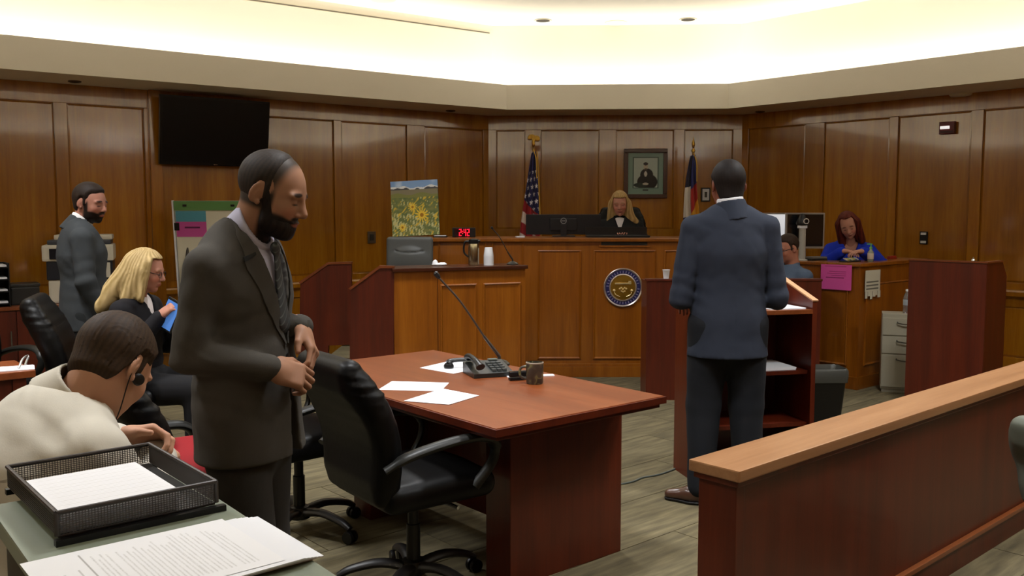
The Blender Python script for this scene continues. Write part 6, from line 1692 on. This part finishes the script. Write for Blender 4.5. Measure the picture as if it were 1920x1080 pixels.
def podium_man():
    Y = 4.72
    root = thing('person', 'man in a blue grey suit standing at the podium with his back turned', 'person', (D(1369, 400, Y).x, Y, 0), face(0.0, 1.0))
    J = standing(1.035, eR=(0.250, -0.005, 1.09), wR=(0.20, 0.235, 1.06), eL=(-0.250, -0.005, 1.09), wL=(-0.20, 0.235, 1.06), aL=(-0.135, -0.03, 0.09), kL=(-0.115, 0.03, 0.52), sR=(0.190, -0.015, 1.455), sL=(-0.190, -0.015, 1.455), nek=(0, -0.02, 1.540))
    H = Head((-0.01, 0.02, 1.672), 0.05, math.radians(-8), 0, 1.04)
    suit_back(root, J, H, cloth('blue_grey_suit', '#272c38'), cloth('navy_trousers', '#16181d'), cloth('white_shirt_a', '#d2d2d6', 0.8, 0.1), 0.0085, 0.785, '#7d4a38', '#120d0b', '#1d1512', {'R': ((-0.3, 0.9, -0.2), (0, 0.2, 1), 1), 'L': ((0.3, 0.9, -0.2), (0, 0.2, 1), -1)}, hair_kw=dict(nape=-0.088, front=0.06))
    shoes(J, root, mat('brown_shoe', '#4a3024', 0.28, coat=0.3), yaw=(0.2, -1.15))
podium_man()

# =============== the man standing at the left ===============
def left_man():
    Y = 5.7
    root = thing('person', 'dark haired bearded man in a charcoal suit standing at the far left', 'person', (D(152, 400, Y).x, Y, 0), face(0.88, 0.47))
    J = standing(0.985, sR=(0.180, -0.01, 1.375), eR=(0.225, 0.0, 1.11), wR=(0.205, 0.10, 0.90), sL=(-0.180, -0.01, 1.375), nek=(0, -0.015, 1.445), eL=(-0.24, 0.0, 1.12), wL=(-0.20, 0.14, 0.93))
    H = Head((0.02, 0.055, 1.592), math.radians(-42), math.radians(-10), 0, 1.0)
    suit_back(root, J, H, cloth('charcoal_suit', '#333638'), cloth('charcoal_trousers', '#242627'), cloth('white_shirt_b', '#d8d6d4', 0.8, 0.1), 0.0095, 0.80, '#9a6a58', '#1a120d', '#291c14', {'R': ((0, 0.3, -1), (1, 0, 0.1), 1), 'L': ((0, 0.3, -1), (-1, 0, 0.1), -1)}, beard='#1c120d', hair_kw=dict(front=0.055, top=0.075), thick=0.013)
    shoes(J, root, mat('black_shoe', '#141110', 0.3))
left_man()

# =============== seated people ===============
def seated(z=0.0, lean=0.0, **kw):
    J = dict(pel=(0, 0, 0.54), wai=(0, 0.02 + lean * 0.15, 0.70), che=(0, 0.03 + lean * 0.35, 0.88), nek=(0, 0.03 + lean * 0.6, 1.04), sR=(0.170, 0.02 + lean * 0.5, 0.985), sL=(-0.170, 0.02 + lean * 0.5, 0.985),
             eR=(0.22, 0.08, 0.74), eL=(-0.22, 0.08, 0.74), wR=(0.14, 0.30, 0.76), wL=(-0.14, 0.30, 0.76),
             hR=(0.09, 0.02, 0.54), hL=(-0.09, 0.02, 0.54), kR=(0.12, 0.43, 0.55), kL=(-0.12, 0.43, 0.55), aR=(0.12, 0.42, 0.09), aL=(-0.12, 0.42, 0.09))
    J = {k: np.array(v, float) for k, v in J.items()}
    for k, v in kw.items(): J[k] = np.array(v, float)
    return J
def seated_clothes(root, J, top, bottom, h, name='jacket', w=(0.168, 0.15, 0.168, 0.056), sl=(0.052, 0.044, 0.034), cut=0.93, g=0.012, fold=0.006, seed=2, vneck=None, neckhole=None, q=1.42):
    sp = torso_prims(J, g, w=w, q=q, fr=(0, 1, 0))
    for s in 'RL': sp += arm_prims(J, s, g, cut=cut, r=sl)
    fo = folds(J, fold, seed, waist=J['wai'][2])
    def jp(V, P):
        V = V + fo(P); x, y, z = P[..., 0], P[..., 1], P[..., 2]
        if vneck:
            z0, z1, wd = vneck; wv_ = np.clip((z - z0) / (z1 - z0), 0, 1) * wd
            V = np.maximum(V, np.minimum(np.minimum(wv_ - np.abs(x), y - (J['che'][1] + 0.02)), z - z0) * 0.8)
        if neckhole is not None: V = np.maximum(V, -neckhole(P))
        return np.maximum(V, J['pel'][2] - 0.06 - z)
    o, bv = garment(name, sp, h, top, root, jp)
    tp = [Cone(J['pel'] - np.array((0, 0.0, 0.0)), J['pel'] + np.array((0, 0.02, 0.05)), 0.165, 0.16, f=(0, 1, 0), q=1.2, k=0.04)]
    for s in 'RL': tp += leg_prims(J, s, 0.016, k=0.04)
    garment('trousers', tp, 0.014, bottom, root)
    shoes(J, root, mat('black_shoe', '#141110', 0.3), h=0.01)
    return bv
def sit_body(root, J, H, h, skin, hands=True, fem=False, **kw):
    hp = head_prims(H, neck_to=tuple(J['nek'] + np.array((0, -0.01, -0.04))), neck_r=0.048 if fem else 0.057, fem=fem)
    pcs = [(hp, h, None), (inner_body(J), 0.014, None)]
    hd = kw.pop('hd', {})
    for s in 'RL':
        d, n, sd = hd.get(s, (J['w' + s] - J['e' + s], (0, 0, 1), -1 if s == 'R' else 1))[:3]
        cu = hd[s][3] if s in hd and len(hd[s]) > 3 else (0.3, 0.4, 0.3)
        pcs.append((hand_prims(J['w' + s], d, n, sd, cu, 0.9 if fem else 1.0) + [Cone(J['e' + s] + (J['w' + s] - J['e' + s]) * 0.55, J['w' + s], 0.034, 0.026, k=0.02)], max(h * 1.1, 0.0035), None))
    merged('body', pcs, SKIN, root, skin_col(H, skin, fem=fem, **kw))
    return hp
def long_hair(root, H, h, c1, c2, extra, thick=0.013, part=0.0, bangs=0.055, strand=0.0018, freq=46):
    def reg(x, y, z):
        face_open = np.minimum(y - 0.030 - 0.022 * sstep(np.abs(x - part), 0.055, 0.075), bangs - z)
        return face_open
    ex = [Cone(H.p(a), H.p(b), ra * H.s, rb * H.s, f=None if f is None else H.R @ np.array(f, float), q=q, k=0.03) for a, b, ra, rb, f, q in extra]
    return hair_from('hair', H, head_prims(H, ears=False, face=False), h, thick, reg, c1, root, strand=strand, col2=c2, extra=ex, freq=freq)

def white_shirt_man():
    root = thing('person', 'man in a white shirt with earphone hunched over in the left foreground, back turned', 'person', (-1.13, 1.93, 0), face(0.55, 0.83))
    J = seated(pel=(0, 0, 0.55), wai=(0, 0.02, 0.72), che=(0, 0.07, 0.90), nek=(0.0, 0.185, 1.092), sR=(0.178, 0.125, 0.995), sL=(-0.178, 0.10, 0.995), eR=(0.175, 0.27, 0.80), wR=(-0.035, 0.43, 0.905), eL=(-0.22, 0.22, 0.78), wL=(-0.08, 0.36, 0.96))
    H = Head((0.030, 0.275, 1.165), math.radians(16), math.radians(-42), math.radians(2), 0.97)
    hp = sit_body(root, J, H, 0.0032, '#b08268', hd={'R': ((-0.55, 0.75, -0.1), (0.5, 0.4, 0.75), -1, (0.7, 0.9, 0.6)), 'L': ((0.6, 0.5, 0.1), (-0.4, 0.4, 0.8), 1, (0.7, 0.9, 0.6))}, brow='#2a1a10')
    short_hair(root, H, head_prims(H, neck_to=tuple(J['nek'] + np.array((0, -0.01, -0.04))), ears=False, face=False), 0.004, 0.012, '#2a1d12', '#3a2919', front=0.07, top=0.06, nape=-0.066, strand=0.0012)
    SHW = cloth('cream_shirt', '#bdb7aa', 0.85, 0.15, 300, 0.03)
    nk = Cone(J['nek'] - np.array((0, 0.03, 0.03)), H.p((0, -0.03, -0.06)), 0.064, 0.060)
    bv = seated_clothes(root, J, SHW, cloth('dark_jeans', '#16171b'), 0.0065, 'shirt', w=(0.165, 0.165, 0.178, 0.064), sl=(0.056, 0.050, 0.040), g=0.014, fold=0.017, seed=11, neckhole=nk, q=1.30)
    top = H.p((0, -0.035, -0.06)); ax = U_(top - J['nek']); n0 = J['nek'] + np.array((0, -0.004, 0.0)) + ax * 0.008
    def cpost(V, P):
        inner = Cone(n0 - ax * 0.1, n0 + ax * 0.2, 0.068, 0.060)(P); t = (P - n0.astype(f32)) @ ax.astype(f32)
        return np.maximum(np.maximum(V, -inner), np.maximum(t - 0.050, -0.022 - t))
    blob('shirt_collar', [Cone(n0 - ax * 0.04, n0 + ax * 0.06, 0.104, 0.067)], 0.004, SHW, root, post=cpost)
    # yoke seam over the shoulders
    sy = [(-0.17, 0, 0.99), (-0.08, 0, 0.975), (0.0, 0, 0.97), (0.08, 0, 0.975), (0.17, 0, 0.99)]
    strip('yoke_seam', bv, sy, [(a, b, c - 0.004) for a, b, c in sy], cloth('cream_shirt_seam', '#9c9587'), root, off=0.002, nu=24, nv=2, d=(0, 1, 0), thick=0.001)
    m = MB(); e = H.p((0.082, 0.012, -0.022)); m.lathe([(0.004, -0.008), (0.013, -0.006), (0.015, 0.0), (0.012, 0.007), (0.003, 0.009)], 16, Matrix.Translation(e) @ Matrix.Rotation(math.pi / 2, 4, 'Y')); m.build('earphone', M_BLACK(), root, True)
    m = MB(); m.tube(spline([H.p((0.079, -0.032, 0.03)), H.p((0.084, -0.026, 0.0)), H.p((0.080, -0.010, -0.05)), H.p((0.070, 0.02, -0.11)), H.p((0.05, 0.05, -0.18))], 18), 0.0016, 6); m.build('earphone_wire', M_BLACK(), root, True)
    pts = []
    for k in range(13):
        a = math.pi * (-0.15 + 1.30 * k / 12); p = n0 - ax * 0.016 + 0.1045 * (np.array((math.cos(a), 0, 0)) + math.sin(a) * np.array((0, -ax[2], ax[1])))
        pts.append(p)
    m = MB(); m.tube(pts, 0.0035, 6); m.build('lanyard', M_BLACK(), root, True)
white_shirt_man()
make_stool('black stool under the man in the white shirt', (-1.13, 1.93, 0), 0.47)

def blonde_woman():
    Y = 5.15
    root = thing('person', 'long haired blonde woman in a black jacket seated at the left holding a tablet', 'person', (D(247, 500, Y).x, Y, 0), face(1.0, -0.12))
    J = seated(lean=0.05, nek=(0, 0.03, 1.055), sR=(0.16, 0.02, 0.99), sL=(-0.16, 0.02, 0.99), eR=(0.20, 0.08, 0.76), wR=(0.10, 0.22, 0.965), eL=(-0.20, 0.10, 0.76), wL=(-0.06, 0.24, 0.96), che=(0, 0.02, 0.88))
    H = Head((0, 0.085, 1.205), 0.15, math.radians(-14), 0, 0.97)
    sit_body(root, J, H, 0.005, '#b07c68', fem=True, brow='#7a5a38', hd={'R': ((0.0, 0.75, 0.55), (0.6, -0.3, 0.6), -1, (0.5, 0.6, 0.5)), 'L': ((0.1, 0.8, 0.5), (-0.5, -0.3, 0.7), 1, (0.5, 0.6, 0.5))})
    long_hair(root, H, 0.006, '#8a7346', '#bda373', [((0, -0.07, 0.0), (0, -0.16, -0.17), 0.075, 0.060, (0, 1, 0.3), 1.3), ((0.03, -0.08, -0.05), (0.05, -0.19, -0.26), 0.055, 0.035, (0, 1, 0.3), 1.5), ((-0.05, -0.08, -0.05), (-0.06, -0.17, -0.24), 0.055, 0.035, (0, 1, 0.3), 1.5), ((0.065, -0.01, 0.0), (0.075, -0.04, -0.17), 0.036, 0.030, None, 1), ((0.066, 0.035, 0.05), (0.085, 0.045, -0.14), 0.030, 0.024, None, 1)], bangs=0.088)
    seated_clothes(root, J, cloth('black_jacket', '#121014'), cloth('black_trousers', '#131214'), 0.009, w=(0.155, 0.14, 0.155, 0.050), sl=(0.048, 0.041, 0.032), vneck=(0.90, 1.08, 0.06))
    blob('blouse', torso_prims(J, 0.0, w=(0.15, 0.135, 0.15, 0.045), q=1.45), 0.012, cloth('white_blouse', '#cfc6c4'), root)
    m = MB(); 
    for sx in (-1, 1): m.tube([H.p((sx * 0.034 + 0.022 * math.cos(a), 0.098, 0.0 + 0.017 * math.sin(a))) for a in [2 * math.pi * i / 14 for i in range(15)]], 0.0018, 6); m.tube([H.p((sx * 0.056, 0.096, 0.004)), H.p((sx * 0.078, -0.01, 0.006))], 0.0018, 6)
    m.build('glasses', M_BLACK(), root, True)
    bpy.context.view_layer.update()
    M_ = root.matrix_basis
    tb = thing('tablet', 'tablet with a lit blue screen held by the blonde woman', 'tablet', D(308, 615, Y - 0.14), face(-0.55, -0.85) )
    MM = Matrix.Rotation(math.radians(-18), 4, 'Y') @ Matrix.Rotation(math.radians(16), 4, 'X')
    m = MB(); m.box(-0.062, 0.062, -0.005, 0.005, -0.01, 0.17, MM, bev=0.004); m.build('case', M_BLACK(), tb)
    m = MB(); m.box(-0.054, 0.054, 0.0052, 0.006, 0.0, 0.155, MM); m.build('screen', mat('blue_screen', '#3a5f9c', 0.2, emit='#4a78b8', estr=0.45), tb)
blonde_woman()

# judge: platform, chair, figure
JF = 0.42
m = MB(); m.box(bx0 + 0.6, bx1 + 0.3, BY + 0.64, 10.75, 0.0, JF); structure(m.build('floor_bench', M_CARPET))
def judge():
    Y = 9.22
    root = thing('person', 'blonde judge in a black robe seated behind the bench looking down', 'person', (D(1161, 400, Y).x, Y, JF), face(-0.08, -1.0))
    J = seated(lean=0.25, wR=(0.10, 0.36, 0.90), eR=(0.24, 0.14, 0.80), wL=(-0.10, 0.36, 0.90), eL=(-0.24, 0.14, 0.80), nek=(0, 0.07, 1.055), sR=(0.165, 0.05, 0.975), sL=(-0.165, 0.05, 0.975))
    H = Head((0, 0.13, 1.205), -0.05, math.radians(-13), 0.03, 0.98)
    sit_body(root, J, H, 0.0055, '#b57f6c', fem=True, brow='#8a6a48', lip='#9a5048')
    long_hair(root, H, 0.007, '#86693e', '#bb9c68', [((0.072, 0.0, 0.0), (0.10, 0.03, -0.23), 0.034, 0.030, None, 1), ((-0.072, 0.0, 0.0), (-0.10, 0.0, -0.15), 0.034, 0.036, None, 1), ((0.095, 0.03, -0.2), (0.085, 0.07, -0.32), 0.030, 0.018, None, 1), ((0, -0.07, 0.0), (0, -0.09, -0.17), 0.08, 0.075, (0, 1, 0), 1.4), ((-0.09, 0.0, -0.14), (-0.15, 0.0, -0.19), 0.035, 0.025, None, 1)], bangs=0.074)
    seated_clothes(root, J, cloth('black_robe', '#0f0f11'), cloth('black_trousers', '#131214'), 0.011, 'robe', w=(0.18, 0.17, 0.172, 0.054), sl=(0.062, 0.062, 0.062), vneck=(0.93, 1.07, 0.05), fold=0.008)
    blob('collar', torso_prims(J, -0.004, w=(0.15, 0.14, 0.165, 0.045), q=1.42), 0.014, cloth('white_blouse', '#cfc6c4'), root)
judge()
jc = chair_copy(ch, 'black high backed chair of the judge', D(1166, 400, 9.35).x, 9.36, face(-0.08, -1.0), 1.17); jc.location.z = JF

# clerk in blue
CF = 0.22
m = MB(); m.prism([(cc0.x + UXn.x * a + UYn.x * b, cc0.y + UXn.y * a + UYn.y * b) for a, b in ((0.04, 0.04), (1.25, 0.04), (1.25, 1.0), (0.04, 1.0))], 0.0, CF); structure(m.build('floor_clerk', M_CARPET))
def clerk():
    Y = 8.62
    root = thing('person', 'auburn haired woman in a bright blue jacket seated at the clerk counter', 'person', (D(1592, 400, Y).x, Y, CF), face(-0.22, -1.0))
    J = seated(lean=0.5, nek=(0, 0.13, 1.045), sR=(0.165, 0.10, 0.965), sL=(-0.165, 0.10, 0.965), eR=(0.24, 0.22, 0.83), wR=(0.10, 0.38, 0.965), eL=(-0.27, 0.22, 0.83), wL=(-0.07, 0.40, 0.965), che=(0, 0.09, 0.88))
    H = Head((0.035, 0.215, 1.20), math.radians(-6), math.radians(-26), math.radians(14), 0.98)
    sit_body(root, J, H, 0.005, '#b88672', fem=True, brow='#4a2a1c', hd={'R': ((-0.8, 0.6, 0), (0, 0, 1), -1, (0.3, 0.4, 0.3)), 'L': ((0.8, 0.6, 0), (0, 0, 1), 1, (0.3, 0.4, 0.3))})
    long_hair(root, H, 0.0065, '#3c140e', '#6b2a1c', [((0.070, 0.0, 0.02), (0.085, 0.02, -0.17), 0.034, 0.026, None, 1), ((-0.070, 0.0, 0.02), (-0.085, 0.02, -0.17), 0.034, 0.026, None, 1), ((0, -0.06, 0.0), (0, -0.07, -0.14), 0.08, 0.08, (0, 1, 0), 1.5)], bangs=0.098)
    seated_clothes(root, J, cloth('cobalt_jacket', '#1630b4', 0.8), cloth('black_trousers', '#131214'), 0.010, w=(0.16, 0.145, 0.165, 0.052), sl=(0.054, 0.050, 0.040), vneck=(0.86, 1.05, 0.075), fold=0.008)
    blob('black_top', torso_prims(J, -0.002, w=(0.15, 0.135, 0.155, 0.040), q=1.42), 0.012, cloth('black_top', '#141214'), root, post=lambda V, P: np.maximum(V, P[..., 2] - 0.96))
clerk()
make_stool('black stool under the clerk in blue', (D(1592, 400, 8.62).x, 8.62, CF), 0.46)

def reporter():
    Y = 7.98
    root = thing('person', 'man with glasses and a grey blue shirt seated behind the podium', 'person', (D(1497, 400, Y).x, Y, 0), face(-0.95, -0.25))
    J = seated(lean=0.15, nek=(0, 0.05, 1.055), sR=(0.175, 0.03, 0.985), sL=(-0.175, 0.03, 0.985), wR=(0.10, 0.33, 0.80), wL=(-0.10, 0.33, 0.80))
    H = Head((0, 0.10, 1.222), 0.1, math.radians(-16), 0, 1.0)
    sit_body(root, J, H, 0.005, '#a8705a', brow='#2a1a12')
    short_hair(root, H, head_prims(H, ears=False, face=False), 0.005, 0.009, '#20150f', '#3a281c', front=0.05)
    seated_clothes(root, J, cloth('slate_shirt', '#4c5a6e', 0.8), cloth('black_trousers', '#131214'), 0.009, 'shirt', fold=0.007, neckhole=Cone(J['nek'] - np.array((0, 0, 0.03)), H.p((0, -0.02, -0.07)), 0.062, 0.06))
    collar_ring('shirt_collar', J, H, cloth('slate_shirt', '#4c5a6e'), root, 0.006)
    m = MB()
    for sx in (-1, 1): m.tube([H.p((sx * 0.034 + 0.022 * math.cos(a), 0.100, 0.0 + 0.016 * math.sin(a))) for a in [2 * math.pi * i / 14 for i in range(15)]], 0.0022, 6); m.tube([H.p((sx * 0.056, 0.098, 0.004)), H.p((sx * 0.080, -0.01, 0.006))], 0.0024, 6)
    m.build('glasses', M_BLACK(), root, True)
reporter()
make_stool('black stool under the man with glasses', (D(1497, 400, 7.98).x, 7.98, 0), 0.46)
chair_copy(ch, 'black chair between the white shirted man and the walking man, in shadow', -1.22, 3.35, face(0.6, 0.8))
